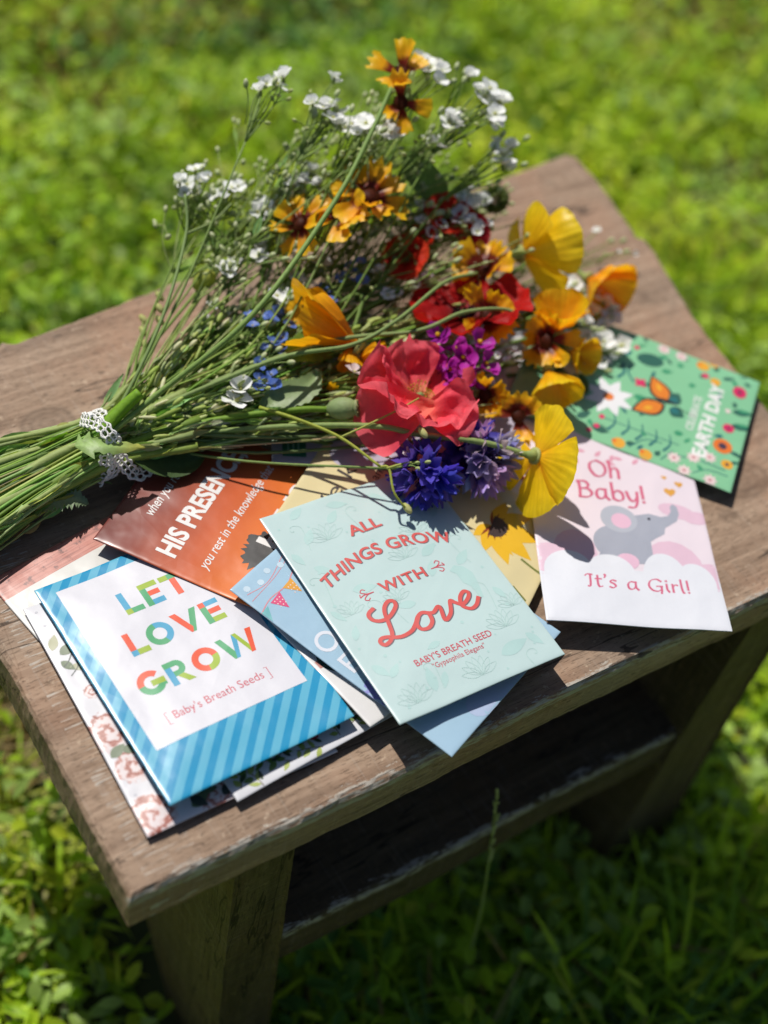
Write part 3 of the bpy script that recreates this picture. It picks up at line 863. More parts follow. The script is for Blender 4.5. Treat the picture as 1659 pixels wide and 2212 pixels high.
# ---------------------------------------------------------------- cream sunflower packet
pk = Packet((17.97, 434.99, 1.3366), (14, 13, 5, 7), 'cream yellow seed packet with a printed sunflower, behind the mint one', mat_paper_uv('cream_paper', solid(240, 224, 172)), (0, 0, 0.3, 0), 9)
YF = ink(248, 194, 30)
cx, cy = 56.5, 83.6
pet = [(73.0, 84.5, 6.5), (72.5, 98.0, 9), (61.0, 106.5, 10), (49.0, 106.0, 9.5), (40.5, 98.0, 8.5), (40.8, 86.0, 7.0), (46.5, 78.5, 6)]
pk.decal('sunflower_print', [leaf(cx, cy, math.hypot(a - cx, b - cy), w_, math.degrees(math.atan2(b - cy, a - cx))) for a, b, w_ in pet] + [leaf(58, 84, 14, 3.6, 10), leaf(51, 86, 13, 3.6, 110)], YF, 1)
pk.decal('sunflower_print', [leaf(cx, cy, 8.4, 1.3, a) for a in range(-20, 220, 24)], ink(150, 62, 24), 1.6)
pk.decal('sunflower_print', [[(50.8, 84.2), (62.4, 82.8), (62.6, 86.5), (60.5, 89.8), (57, 91), (53.4, 90), (51.2, 87.4)]], ink(66, 48, 46), 2.2)
pk.decal('stem_print', [stroke([(47, 102), (45.5, 108), (44.5, 113.5)], 1.1), stroke([(31, 104), (26, 113.5)], .9)], ink(124, 132, 60), 1)
pk.decal('lettering', [text('We know', 12, 82, 19.5, 8.0, .12, .0, 1.1), text('amu', 50, 62, 30, 4.5, .12)], ink(52, 44, 46), 1.6)

# ---------------------------------------------------------------- grey packet in the bouquet's shade
pk = Packet((-7.62, 498.93, 1.8074), (13, 10, 10, 15), 'lilac grey seed packet with a green square, shaded by the bouquet', mat_paper_uv('lilac_grey_paper', solid(196, 188, 206)), (0, 0, 0, 0), 10)
pk.decal('emblem_print', [rect(4, 4.8, 15.6, 15.4)], ink(44, 128, 96), 1)
pk.decal('emblem_print', [rect(6, 7 + 2.3 * k, 13.6, 7.8 + 2.3 * k) for k in range(3)], ink(150, 196, 174), 1.6)

# ---------------------------------------------------------------- white packet with pink petals behind the cornflowers
pk = Packet((42.2, 529.43, -0.2739), (3, 3, 7.5, 7.5), 'white seed packet with loose pink petals, between cornflowers and elephant packet', mat_paper_uv('white_petal_paper', solid(240, 236, 238)), (0, 0, 0, 0), 11)
pk.decal('petal_print', [leaf(66, 106, 8, 4.5, -150), leaf(74, 99, 8, 4.5, 200), leaf(60, 96, 9, 5, -120), leaf(76, 86, 7, 4, 160), leaf(50, 104, 8, 4, -60), leaf(62, 80, 8, 4, 30)], ink(236, 164, 160), 1)
pk.decal('petal_print', [leaf(69, 101, 5, 2.4, 60), leaf(56, 108, 5, 2.4, -30)], ink(196, 92, 92), 1.4)

# ---------------------------------------------------------------- elephant packet
pk = Packet((104.9, 461.87, 0.2176), (9.5, 5, 11, 11), 'white and pink seed packet with a grey elephant reading Oh Baby', mat_paper_uv('pink_white_paper', lambda n, uv, u, v: mixc(n, math_(n, 'GREATER_THAN', v, 84.0), srgb(246, 232, 240), srgb(238, 240, 247))), (0, 0, 0, 0.5), 12)
PKC = ink(238, 202, 220)
pk.decal('cloud_print', [disc(69, 46, 9, 4.5, rot=.2), disc(78, 49, 7, 4)], PKC, 1)
pk.decal('cloud_print', [disc(5, 80, 10, 9), disc(17, 76, 10, 13), disc(62, 80, 14, 15), disc(79, 84, 8, 8)], PKC, 1)
EG = ink(176, 180, 194)
pk.decal('elephant_print', [disc(39, 69, 13, 11, 28), [(38, 56), (48, 51), (55, 49), (60.5, 50.5), (64, 49.5), (66, 46.5), (66, 43.5), (67.5, 41.6), (69.4, 43), (69.8, 47.5), (68, 52), (63.5, 55.6), (61.4, 57.2), (60.4, 61), (56, 64), (53, 66.5), (52.6, 80), (26, 80)]], EG, 1.5)
pk.decal('elephant_print', [disc(40, 54.2, 8.6, 8.2, 24)], ink(190, 194, 206), 2)
pk.decal('elephant_print', [disc(41, 55.2, 4.7, 4.6, 20)], ink(240, 196, 218), 2.5)
pk.decal('elephant_print', [disc(54.6, 52.4, .8), ], ink(50, 50, 62), 2.2)
pk.decal('elephant_print', [disc(40.5, 79, 5.2, 4.4, 20)], ink(240, 196, 218), 2.2)
CW = ink(239, 241, 248)
pk.decal('cloud_print', [disc(13, 86, 11, 11, 28), disc(32, 86, 11, 10, 28), disc(57, 87, 10.5, 14, 28), disc(71, 88, 9, 11, 28), rect(0, 86, 82, 113.5)], CW, 2.7)
PT = ink(222, 110, 140)
def glyphs(word, u, vb, cap, adv, w):
    G = {'O': [[(.35, 1.0), (.08, .78), (.04, .4), (.25, .02), (.55, .05), (.74, .4), (.68, .8), (.4, 1.0)]],
         'h': [[(.08, 1.08), (.1, .5), (.08, 0)], [(.1, .42), (.28, .64), (.44, .5), (.44, 0)]],
         'B': [[(.1, 1.0), (.12, .5), (.08, 0)], [(.02, .96), (.35, 1.02), (.5, .8), (.36, .58), (.14, .54)], [(.14, .54), (.46, .54), (.6, .28), (.42, .03), (.06, 0)]],
         'a': [[(.46, .6), (.2, .62), (.06, .36), (.1, .06), (.3, .04), (.46, .3)], [(.47, .64), (.45, .2), (.56, .0)]],
         'b': [[(.1, 1.1), (.1, .5), (.1, .1)], [(.1, .4), (.3, .64), (.5, .5), (.5, .14), (.3, 0), (.1, .1)]],
         'y': [[(.04, .62), (.12, .2), (.28, .06), (.44, .3)], [(.48, .64), (.44, .1), (.3, -.32), (.02, -.36)]],
         '!': [[(.1, 1.05), (.1, .7), (.1, .28)], [(.1, .06), (.11, .02), (.1, 0)]],
         'I': [[(.0, .86), (.12, 1.0), (.36, .98)], [(.26, .98), (.24, .4), (.2, .02), (.1, .0)]],
         't': [[(.16, .92), (.14, .3), (.2, .02), (.36, .06)], [(.02, .64), (.18, .66), (.34, .66)]],
         "'": [[(.1, 1.05), (.12, .95), (.06, .8)]],
         's': [[(.38, .58), (.2, .64), (.1, .48), (.28, .32), (.34, .14), (.2, .0), (.04, .06)]],
         'G': [[(.68, .84), (.46, 1.0), (.16, .84), (.04, .44), (.18, .08), (.46, .0), (.64, .16)], [(.42, .4), (.56, .42), (.72, .42)], [(.66, .42), (.66, .1), (.62, -.16)]],
         'i': [[(.1, .62), (.1, .2), (.18, .0)], [(.1, .84), (.11, .87), (.1, .9)]],
         'r': [[(.1, .64), (.1, .3), (.1, 0)], [(.1, .42), (.24, .62), (.36, .6)]],
         'l': [[(.1, 1.1), (.1, .4), (.14, .02), (.22, .0)]]}
    W = {'O': .86, 'h': .62, 'B': .74, 'a': .66, 'b': .66, 'y': .6, '!': .3, 'I': .46, 't': .44, "'": .24, 's': .5, 'G': .84, 'i': .3, 'r': .46, 'l': .32, ' ': .42}
    out = []
    for ch in word:
        for st in G.get(ch, []): out.append(stroke([(u + x * cap * adv, vb - y * cap) for x, y in st], w, True, calli=.5, n=4))
        u += W[ch] * cap * adv
    return out
pk.decal('lettering', glyphs('Oh', 30.0, 28.6, 9.6, 1.12, 1.35) + glyphs('Baby!', 22.6, 42.6, 9.6, 1.18, 1.35) + glyphs("It's a Girl!", 19.6, 94.6, 6.6, 1.36, .95), PT, 3.2)
pk.decal('heart_print', [heart(67.7, 34.2, 2.9), heart(73.0, 28.6, 2.1), heart(66.3, 25.3, 1.4)], ink(236, 172, 70), 1.5)
pk.decal('sprig_print', [leaf(16 + 4.5 * i, 14 + (i % 3) * 2.4, 5.5, 2.2, (-50, 20, 110, 190)[i % 4]) for i in range(10)], ink(234, 168, 188), 1)

# ---------------------------------------------------------------- green EARTH DAY packet
pk = Packet((105.57, 549.11, 1.4125), (9, 9, 5, 7), 'green illustrated seed packet with butterfly and flowers reading EARTH DAY', mat_paper_uv('bright_green_paper', solid(146, 212, 164)), (0, 0, 0.2, 0), 13)
DG, MG, TG = ink(46, 104, 88), ink(60, 158, 112), ink(38, 118, 118)
pk.decal('leaf_print', [disc(66.6, 58.2, 7, 4.6, rot=1.3), leaf(53, 104, 11, 4.5, 70), leaf(43, 105, 12, 4.5, 72), leaf(40, 26, 16, 7, -120), leaf(60, 33, 12, 6, 20), leaf(77, 44, 5, 3, 60), leaf(69.2, 83.3, 4, 3, 90), leaf(73, 95, 7, 2.6, 60), leaf(80, 103, 5, 3, 60), leaf(77, 90, 4, 3, 30), leaf(5, 60, 5, 3, 60), leaf(5, 75, 4, 3, 20), leaf(66, 102, 4, 2, 10), leaf(26, 107, 10, 2.4, 100), leaf(18, 109, 6, 2, 60), leaf(10, 34, 9, 4, 40), leaf(76, 106, 4, 2.5, 100)] + [leaf(6, 46, 6, 1.6, a) for a in range(-60, 70, 18)], DG, 1)
pk.decal('leaf_print', [leaf(71.2, 62, 5, 3, 60), leaf(62, 65, 6, 3, 70), leaf(70.5, 71.5, 4, 3, 70), leaf(23.7, 80, 5, 3.4, 70), leaf(59, 80, 4, 3, 60), leaf(37, 56, 7, 3, 70), leaf(45, 107, 9, 2.2, 75), leaf(55, 106, 8, 2.2, 74), leaf(20, 86, 5, 2, 30)], MG, 1.4)
pk.decal('sprig_print', [stroke([(10 + 0, 50 + 7 * k), (15, 52 + 7 * k), (21, 50.5 + 7 * k)], 1.5, True, .5) for k in range(5)] + [stroke([(16, 46), (16, 60), (17, 84)], .5), stroke([(46, 46), (51, 48), (57, 46)], 1.5), stroke([(47, 54), (52, 50), (58, 50)], 1.0), stroke([(4, 62), (12, 68), (14, 76)], .6), stroke([(4, 78), (12, 82)], .6), stroke([(10, 84), (12, 95), (12, 108)], .6), stroke([(3, 94), (8, 100), (9, 110)], .5)], TG, 1.2)
re_ = random.Random(3)
for q_, mt_ in ((0, DG), (1, MG), (2, TG)):
    pk.decal('sprig_print', [leaf(u, v, re_.uniform(3.5, 6), re_.uniform(1.6, 2.6), re_.uniform(0, 360)) for u, v in ((72, 66), (79, 76), (60, 62), (26, 62), (14, 68), (8, 68), (22, 94), (6, 98), (34, 103), (60, 104), (75, 100), (57, 96), (50, 62), (34, 60), (24, 56), (79, 54), (73, 50), (68, 48), (55, 48), (12, 40))[q_::3]], mt_, 1.7)
pk.decal('butterfly_print', [leaf(41, 73, 19.5, 11.6, -38), leaf(40, 72, 19.5, 11.6, -130)], ink(52, 44, 42), 1.4)
pk.decal('butterfly_print', [leaf(42.6, 71.8, 16.2, 9.0, -38), leaf(39, 70.8, 16.2, 9.0, -130)], ink(240, 136, 36), 1.9)
pk.decal('butterfly_print', [leaf(48, 68, 5.5, 2.6, -37), leaf(34.8, 66.6, 5.5, 2.6, -128)], ink(250, 182, 44), 2.3)
pk.decal('butterfly_print', [leaf(43, 74, 8.5, 8, 20), leaf(39, 74.5, 8.5, 8, 110)], DG, 1.6)
pk.decal('butterfly_print', [leaf(43, 74.5, 5, 4.4, 20), leaf(39, 75, 5, 4.4, 110)], TG, 2.0)
pk.decal('butterfly_print', [leaf(41.6, 66, 13, 2.6, 82), stroke([(41, 69), (38.6, 64)], .4, False), stroke([(41, 69), (43.4, 64)], .4, False), stroke([(41, 76), (39.5, 88)], .4, False)], ink(44, 44, 46), 2.4)
DW = ink(246, 246, 248)
pk.decal('daisy_print', spots_flower(30.8, 45, 13, 8, .44, 12) + spots_flower(60.5, 33.5, 11, 8, .42), DW, 1.6)
pk.decal('daisy_print', [disc(30.8, 45, 2.6), disc(60.5, 33.5, 2.1)], ink(238, 130, 50), 2.2)
sm_ = []
for (u, v) in ((78.5, 62.9), (78.4, 72.3), (8, 83.6), (12.8, 92.3), (16.6, 99.5), (2.6, 89.8), (2.4, 102.6)): sm_ += spots_flower(u, v, 3.9, 8, .42, rt.uniform(0, 40))
pk.decal('blossom_print', sm_ + [disc(52.2, 101.9, 1.4)], ink(248, 222, 220), 2.4)
pk.decal('blossom_print', [disc(u, v, .9, n=10) for (u, v) in ((78.5, 62.9), (78.4, 72.3), (8, 83.6), (12.8, 92.3), (16.6, 99.5), (2.6, 89.8), (2.4, 102.6))], ink(206, 140, 140), 3.0)
pk.decal('blossom_print', [disc(68.2, 105, 4.0, 3.6), disc(40.7, 104.4, 2.9), disc(70.5, 86.5, 1.9)] + spots_flower(48.2, 57.2, 3.8, 4, .7, 30) + [disc(u, v, 1.5, n=10) for u, v in ((75.7, 42.3), (71.2, 45.1), (72, 49.9), (16.3, 45.2), (9.4, 44.3), (5.2, 41.6))], ink(228, 44, 104), 2.2)
pk.decal('blossom_print', [disc(77.5, 84, 3.4), disc(68.7, 92, 2.7), disc(3.9, 56.8, 3.2), disc(3.2, 70.5, 3.2), disc(82, 89, 2.6), disc(16.5, 108.3, 3)], ink(244, 176, 48), 2.0)
pk.decal('blossom_print', [disc(27.4, 104, 4.8), disc(77.8, 81.8, 1.2), disc(4.3, 54.4, 1.2), disc(4.2, 68.4, 1.2)], ink(242, 126, 44), 2.6)
pk.decal('blossom_print', [disc(27.4, 104, 2.1), disc(16.5, 108.3, 1.0), disc(68.2, 105, 1.1), disc(40.7, 104.4, .8)], ink(72, 56, 78), 3.2)
pk.decal('lettering', [text('CELEBRATE', 29.6, 54.0, 88.2, 4.0, 0, .01), text('EARTH DAY', 14.6, 67.4, 97.2, 6.8, 0, .04)], ink(250, 250, 246), 3.0)
# ================================================================== the bouquet
rb = random.Random(77)
BIND = at(215, 962, 17)
TAIL = (at(0, 1052, 14) - BIND).normalized()

def zdef(y, x=800):
    z = float(np.interp(y, [150, 250, 400, 550, 700, 850, 1000, 1100], [106, 96, 64, 46, 38, 33, 30, 26]))
    if x > 1120: z = min(z, float(np.interp(x, [1120, 1300], [40, 20])))
    return z
def A(x, y, z=None): return at(x, y, zdef(y, x) if z is None else z)

def bunch_point(k=1.0, rnd=rb):
    """a place inside the tied bunch"""
    a, r_ = rnd.uniform(0, 2 * math.pi), math.sqrt(rnd.random()) * k
    side = TAIL.cross(Vector((0, 0, 1))).normalized()
    return BIND + side * (r_ * math.cos(a) * 13) + Vector((0, 0, r_ * math.sin(a) * 9))

def stem_path(head, head_dir=None, rnd=rb, tail=None, sag=0.0, k=1.0, n=5, via=None):
    b = bunch_point(k, rnd)
    tl = rnd.uniform(46, 95) if tail is None else tail
    off = (b - BIND)
    t_ = b + TAIL * tl + Vector((off.x * 1.15 * tl / 70, off.y * 1.15 * tl / 70, off.z * .5 - 2))
    t_.z = max(t_.z, 4.0)
    tm = b + TAIL * (tl * .45) + off * .3
    d = head - b
    L_ = d.length
    mid = b + d * .5 + Vector((0, 0, sag)) + Vector((rnd.uniform(-1, 1), rnd.uniform(-1, 1), rnd.uniform(-.5, 1))) * L_ * .03
    q1 = b + d * .12 - TAIL * 4
    if via is None and head.z > 50 and head.x > -100:      # tall flowers rise out of the middle of the bunch
        v_ = Vector((head.x * .55 - 36, 500 + rnd.uniform(-22, 26), rnd.uniform(24, 40)))
        via = v_.lerp(mid, rnd.uniform(0, .35))
    if via is not None: mid = via; q1 = b.lerp(via, .35) - TAIL * 3 + Vector((0, 0, 2))
    pts = [t_, tm, b, q1, mid]
    if head_dir is not None:
        pts += [head - Vector(head_dir) * min(26, L_ * .2)]
    pts.append(head)
    t_.z = min(t_.z, 15); tm.z = min(tm.z, 20)
    for p in pts: p.z = max(p.z, 3.5)
    return catmull(pts, n)

def frame(axis, hint=None):
    z = Vector(axis).normalized()
    x = (Vector(hint) if hint is not None else z.orthogonal())
    x = (x - z * x.dot(z)).normalized()
    return x, z.cross(x), z

CAMV = lambda p: (Vector((0, 0, CAM_H)) - Vector(p)).normalized()
def imgdir(p, dx, dy, dz=0.0):
    """direction in the world that reads as (dx right, dy down) from here, dz towards the viewer"""
    c = CAMV(p)
    r_ = _rt - c * _rt.dot(c); u_ = _up - c * _up.dot(c)
    return (r_.normalized() * dx - u_.normalized() * dy + c * dz).normalized()

def petal_mesh(mb, org, axis, phi, open_, L_, Wd, cols, shape='fan', cup=.15, curl=0.0, ripple=0.0, notch=0.0, seed=0, nu=10, nv=9, hint=None, base_r=0.0, veins=0.0, edge=None, thick=.0):
    """one petal with real curvature; open_ is the angle in degrees away from the flower's axis"""
    x, y, z = frame(axis, hint)
    rd = x * math.cos(R(phi)) + y * math.sin(R(phi))
    th = R(open_)
    d = z * math.cos(th) + rd * math.sin(th)
    nr = z * math.sin(th) - rd * math.cos(th)
    sd = nr.cross(d)
    o = Vector(org) + rd * base_r
    vs, cs, fs = [], [], []
    rs = random.Random(seed)
    for i in range(nu + 1):
        t = i / nu
        for j in range(nv + 1):
            s = -1 + 2 * j / nv
            if shape == 'fan':
                w = Wd / 2 * (0.10 + 0.90 * math.sin(min(1, t * 1.12) * math.pi / 2) ** 1.1)
                xx = L_ * t * (1 - .26 * s * s * t * t)
            elif shape == 'wedge':
                w = Wd / 2 * (0.14 + 0.86 * t ** .8)
                xx = L_ * t * (1 - .10 * s * s * t)
            else:
                w = Wd / 2 * max(0.05, math.sin(math.pi * min(1, (t * .93 + .04)) ** .75))
                xx = L_ * t
            if notch: xx -= L_ * notch * t ** 5 * (0.5 + 0.5 * math.cos(s * math.pi * 2.6 + seed)) * (0.7 + 0.6 * math.sin(seed * 1.3))
            yy = s * w
            rp = ripple * L_ * (noise.noise(Vector((s * 1.6 + seed * 3.1, t * 2.1, seed * 1.7))) + .5 * noise.noise(Vector((s * 4 + seed, t * 4.6, seed * 2.3)))) * t
            zz = cup * Wd * s * s * (.35 + .65 * t) + curl * L_ * t * t + rp
            if veins: zz += veins * math.sin(s * 26) * t * (1 - .4 * t)
            vs.append(o + d * xx + sd * yy + nr * zz)
            c0, c1, c2 = cols
            if t < .5: c = [a + (b - a) * smooth01(t / .5) for a, b in zip(c0, c1)]
            else: c = [a + (b - a) * smooth01((t - .5) / .5) for a, b in zip(c1, c2)]
            if nv > 20: c = [min(1, a * (1 + .10 * math.sin(s * 34 + 3 * noise.noise(Vector((s * 5, t * 2, seed)))) * t - .05 * t)) for a in c]
            if edge: c = edge(t, s, c)
            cs.append(tuple(c))
    w_ = nv + 1
    for i in range(nu):
        for j in range(nv):
            a = i * w_ + j
            fs.append((a, a + 1, a + w_ + 1, a + w_))
    mb.add(vs, fs, cs)

# greens
GS = [(.26, .38, .07), (.33, .45, .10), (.22, .33, .07), (.38, .47, .16), (.44, .50, .21)]
def stem_obj(root, path, r0, r1, col=None, col1=None, name='stem', extra=None):
    mb = MB()
    c = col or rb.choice(GS)
    tube(mb, path, r0, r1, 6, c, col1 or c)
    if extra: extra(mb)
    return mb.build(name, M_STEM, root, tuple(root.location / K))

def part(root, name, mat, fn, smooth=True):
    mb = MB(); fn(mb)
    return mb.build(name, mat, root, tuple(root.location / K), smooth)

# ---------------------------------------------------------------- red-centred yellow coreopsis
YO, YO2, DR = (.88, .40, .006), (.94, .58, .012), (.20, .018, .006)
def coreopsis(x, y, z, axis, size, label, n=8, dark=.42, seed=0, stem=True, open_=82, colr=None):
    p = A(x, y, z)
    ax = (imgdir(p, *axis) + _sd * .5).normalized()
    root = empty('coreopsis', p, label, 'flower', 'red-centred yellow coreopsis in the bouquet')
    rs = random.Random(seed)
    y1 = colr or YO
    for k in range(n):
        if rs.random() < .06: continue
        def ed(t, s, c, k=k):
            lim = dark + .10 * noise.noise(Vector((s * 3, k * 2.2, seed)))
            f = smooth01((lim + .08 - t) / .14)
            return [a + (b - a) * f for a, b in zip(c, DR)]
        part(root, 'petal', M_PETAL, lambda mb, k=k: petal_mesh(mb, p, ax, 360 * k / n + rs.uniform(-14, 14), open_ + rs.uniform(-34, 26), size * rs.uniform(.82, 1.15), size * .74 * rs.uniform(.8, 1.15), (y1, y1, YO2), 'wedge', rs.uniform(-.05, .22), rs.uniform(-.1, .18), .10, .20, seed * 13 + k, base_r=size * .12, veins=.22, edge=ed))
    def core(mb):
        ellipsoid(mb, p + ax * size * .07, ax, size * .26, size * .15, (.05, .008, .005), (.11, .02, .008), 12, 6)
        x_, y_, z_ = frame(ax)
        for i in range(64):
            a, r_ = i * 2.4, size * .25 * math.sqrt(i / 46)
            q = p + ax * (size * .19 - r_ * .25) + x_ * r_ * math.cos(a) + y_ * r_ * math.sin(a)
            ellipsoid(mb, q, ax + (x_ * math.cos(a) + y_ * math.sin(a)) * .5, size * .022, size * .07, (.08, .012, .006), (.22, .06, .012), 5, 3)
    part(root, 'flower_centre', M_CRUMPLE, core)
    def cal(mb):
        ellipsoid(mb, p - ax * size * .12, ax, size * .22, size * .14, (.10, .17, .03), (.14, .22, .05), 8, 5)
    part(root, 'calyx', M_STEM, cal)
    if stem: stem_obj(root, stem_path(p - ax * size * .2, ax, random.Random(seed + 500)), .75, .65, (.14, .24, .04))
    return root
CO = 'yellow coreopsis with dark red centre '
coreopsis(868, 160, 108, (.1, -.5, .9), 14.5, CO + 'at the very top of the bouquet', 6, .4, 1)
coreopsis(866, 222, 102, (-.1, .35, 1), 13.5, 'open yellow coreopsis just below the topmost flower', 6, .42, 2)
coreopsis(796, 428, 74, (.25, -.4, .8), 17, CO + 'below a white blossom, back of bouquet', 8, .38, 3)
coreopsis(735, 462, 68, (-.2, -.3, .8), 15, 'orange coreopsis crossed by a long green stem', 8, .36, 4)
coreopsis(650, 485, 64, (-.5, -.2, .7), 14, 'orange coreopsis half hidden at back left of bouquet', 7, .36, 5)
coreopsis(1046, 582, 48, (-.35, -.15, .95), 16, CO + 'seen beside the bright yellow poppy', 8, .45, 6)
coreopsis(1052, 685, 44, (.2, .35, .95), 14.5, CO + 'lying over the red poppy', 8, .42, 7)
coreopsis(1182, 735, 34, (-.2, .2, 1), 14, CO + 'among the yellow petals above the large poppy', 8, .42, 8)
coreopsis(1048, 852, 30, (.1, .6, .7), 12, 'orange coreopsis tucked beside the pink poppy', 8, .38, 9)
coreopsis(1118, 900, 26, (.3, .4, .8), 12.5, 'orange coreopsis behind the lilac cornflower', 8, .46, 10)
coreopsis(700, 850, 28, (.2, .6, .5), 9, 'small orange flower under the green seed pod', 7, .2, 11)

# ---------------------------------------------------------------- poppies
def poppy(x, y, z, axis, L_, Wd, cols, label, n=4, open_=62, ripple=.07, cup=.16, seed=0, group=None, mat=None, phis=None, opens=None, lens=None, veins=.25, curl=.05, calyx=True, stem=None, edge=None, centre=None, hint=None, stem_r=1.2, name='poppy', shape='fan'):
    p = A(x, y, z)
    ax = imgdir(p, *axis)
    root = empty(name, p, label, 'flower', group)
    hv = imgdir(p, 0, -1, 0) if hint is None else hint
    for k in range(n):
        ph = phis[k] if phis else 360 * k / n
        part(root, 'petal', mat or M_PETAL, lambda mb, k=k, ph=ph: petal_mesh(mb, p, ax, ph, opens[k] if opens else open_, L_ * (lens[k] if lens else 1), Wd * (lens[k] if lens else 1), cols, shape, cup, curl, ripple, .035, seed * 7 + k, 18, 30, hv, L_ * .04 * (k % 2), veins, edge))
    if calyx:
        def cal(mb):
            tube(mb, [p - ax * L_ * .30, p - ax * L_ * .16, p - ax * L_ * .07, p - ax * L_ * .01], stem_r, stem_r, 10, (.28, .36, .10))
            tube(mb, [p - ax * L_ * .22, p - ax * L_ * .10, p - ax * L_ * .02], stem_r * 1.1, L_ * .115, 12, (.28, .36, .10), (.42, .46, .16))
            tube(mb, [p - ax * L_ * .035, p + ax * L_ * .012], L_ * .15, L_ * .15, 14, (.46, .50, .18))
        part(root, 'calyx', M_STEM, cal)
    if centre: part(root, 'flower_centre', M_STEM, lambda mb: centre(mb, p, ax))
    if stem is None:
        stem_obj(root, stem_path(p - ax * L_ * .2, ax, random.Random(seed + 900)), stem_r, stem_r * .8, (.17, .27, .06))
    elif stem:
        stem_obj(root, catmull([Vector(q) for q in stem] + [p - ax * L_ * .2], 6), stem_r * .95, stem_r, (.24, .34, .10), (.30, .38, .13))
    return root

YEL = ((.90, .46, .010), (.95, .62, .010), (.95, .69, .018))
ORG = ((.86, .32, .006), (.93, .40, .006), (.95, .52, .010))
PG = 'poppies in the bouquet'
# the big yellow one in front, seen from behind on a long pale stem
s0 = A(905, 938, 40); sb = bunch_point(.6)
poppy(1156, 985, 33, (.74, .14, -.62), 26, 29, YEL, 'large yellow poppy seen from behind on a long pale stem, over elephant packet', 4, 60, .05, .10, 3, PG, phis=[18, 108, 178, 262], opens=[80, 88, 84, 92], lens=[.95, 1.08, 1.05, .9], curl=-.06, stem=[sb + TAIL * 60, sb, A(560, 925, 30), A(800, 920, 38), s0, A(1040, 955, 39)], stem_r=1.35)
poppy(1124, 548, 46, (.74, -.10, -.35), 31, 31, YEL, 'bright yellow poppy opened sideways at the right of the bouquet', 4, 55, .05, .14, 4, PG, phis=[20, 75, 165, 290], opens=[74, 50, 62, 80], lens=[.85, 1.05, 1.0, .8], stem_r=1.2)
poppy(1272, 602, 22, (.66, .40, .5), 24, 30, ORG, 'orange poppy cup lying alone on the bare wood at right', 4, 46, .04, .22, 5, PG)
poppy(772, 744, 40, (-.80, -.50, .25), 38, 25, ORG, 'orange poppy opened towards the left, centre of the bouquet', 4, 24, .03, .12, 6, PG, phis=[0, 80, 190, 280], opens=[16, 30, 34, 14], lens=[1.1, 1.0, .95, .9])
poppy(758, 748, 38, (-.05, .9, .5), 13, 15, ORG, 'small orange poppy with folded petals, left of the pink one', 3, 30, .05, .2, 7, PG, phis=[90, 200, 320])
poppy(778, 768, 38, (.92, -.05, .4), 13, 15, ((.8, .34, .006), (.88, .44, .008), (.9, .5, .01)), 'small yellow orange poppy cup touching the pink poppy', 3, 26, .04, .2, 8, PG, phis=[0, 120, 240])
poppy(1208, 712, 30, (.05, -.75, .6), 20, 26, ((.8, .32, .006), (.86, .44, .008), (.9, .55, .012)), 'golden poppy cup at the right edge of the bouquet', 4, 40, .05, .2, 9, PG)
poppy(1185, 800, 26, (.25, .8, .45), 20, 24, ((.8, .42, .006), (.86, .52, .008), (.88, .62, .012)), 'golden poppy hanging down above the large yellow poppy', 4, 44, .05, .2, 10, PG)
poppy(1232, 760, 24, (.75, .2, .55), 15, 18, ((.8, .36, .006), (.88, .5, .008), (.9, .6, .012)), 'golden poppy beside the green earth packet', 4, 40, .05, .2, 11, PG)
# red and pink
def stamens(col, tip, r_, h, n=40, pod=(.24, .30, .10)):
    def f(mb, p, ax):
        x_, y_, z_ = frame(ax)
        ellipsoid(mb, p + ax * h * .35, ax, r_ * .42, h * .42, pod, pod, 10, 6)
        for i in range(n):
            a = i * 2.399
            q = p + (x_ * math.cos(a) + y_ * math.sin(a)) * r_ * .35
            e = p + ax * h * rb.uniform(.6, 1.0) + (x_ * math.cos(a) + y_ * math.sin(a)) * r_ * rb.uniform(.7, 1.1)
            tube(mb, [q, q.lerp(e, .6) + ax * h * .1, e], .13, .13, 4, col)
            ellipsoid(mb, e, ax, .38, .6, tip, tip, 5, 3)
    return f
PINK = ((.90, .26, .18), (.90, .085, .13), (.92, .15, .19))
poppy(898, 872, 35, (.34, -.60, .55), 29, 37, PINK, 'large crumpled coral pink poppy at the front of the bouquet', 5, 62, .34, .24, 12, PG, M_CRUMPLE, phis=[18, 92, 172, 255, 318], opens=[60, 66, 66, 92, 78], lens=[1.0, 1.12, 1.0, .90, .95], veins=.12, calyx=False, centre=stamens((.6, .55, .12), (.62, .46, .05), 6, 9))
front2 = None
# its front petal folds back over the centre
front = [o for o in bpy.data.objects if o.get('label', '').startswith('large crumpled coral')][0]
pf = A(915, 925, 46)
part(front, 'petal', M_CRUMPLE, lambda mb: petal_mesh(mb, A(938, 876, 47), imgdir(pf, -.1, -.2, .9), 104, 84, 36, 36, PINK, 'fan', .20, -.14, .16, .02, 91, 16, 14, imgdir(pf, 0, -1, 0), 0, .1))
part(front, 'petal', M_CRUMPLE, lambda mb: petal_mesh(mb, A(905, 890, 40), imgdir(pf, .2, -.3, .9), -100, 70, 26, 30, PINK, 'fan', .26, -.10, .30, .02, 95, 16, 20, imgdir(pf, 0, -1, 0), 0, .1))
RED = ((.03, .002, .004), (.40, .006, .008), (.58, .014, .010))
poppy(1002, 690, 36, (.0, -.85, .5), 26, 34, RED, 'dark red poppy with a black heart behind the magenta flowers', 4, 66, .2, .2, 13, PG, M_CRUMPLE, phis=[88, 175, 268, 355], opens=[72, 76, 78, 66], lens=[1.05, .8, 1.3, .8], veins=.15, calyx=False, centre=stamens((.03, .01, .02), (.02, .01, .02), 5, 6, 40, (.05, .06, .03)))
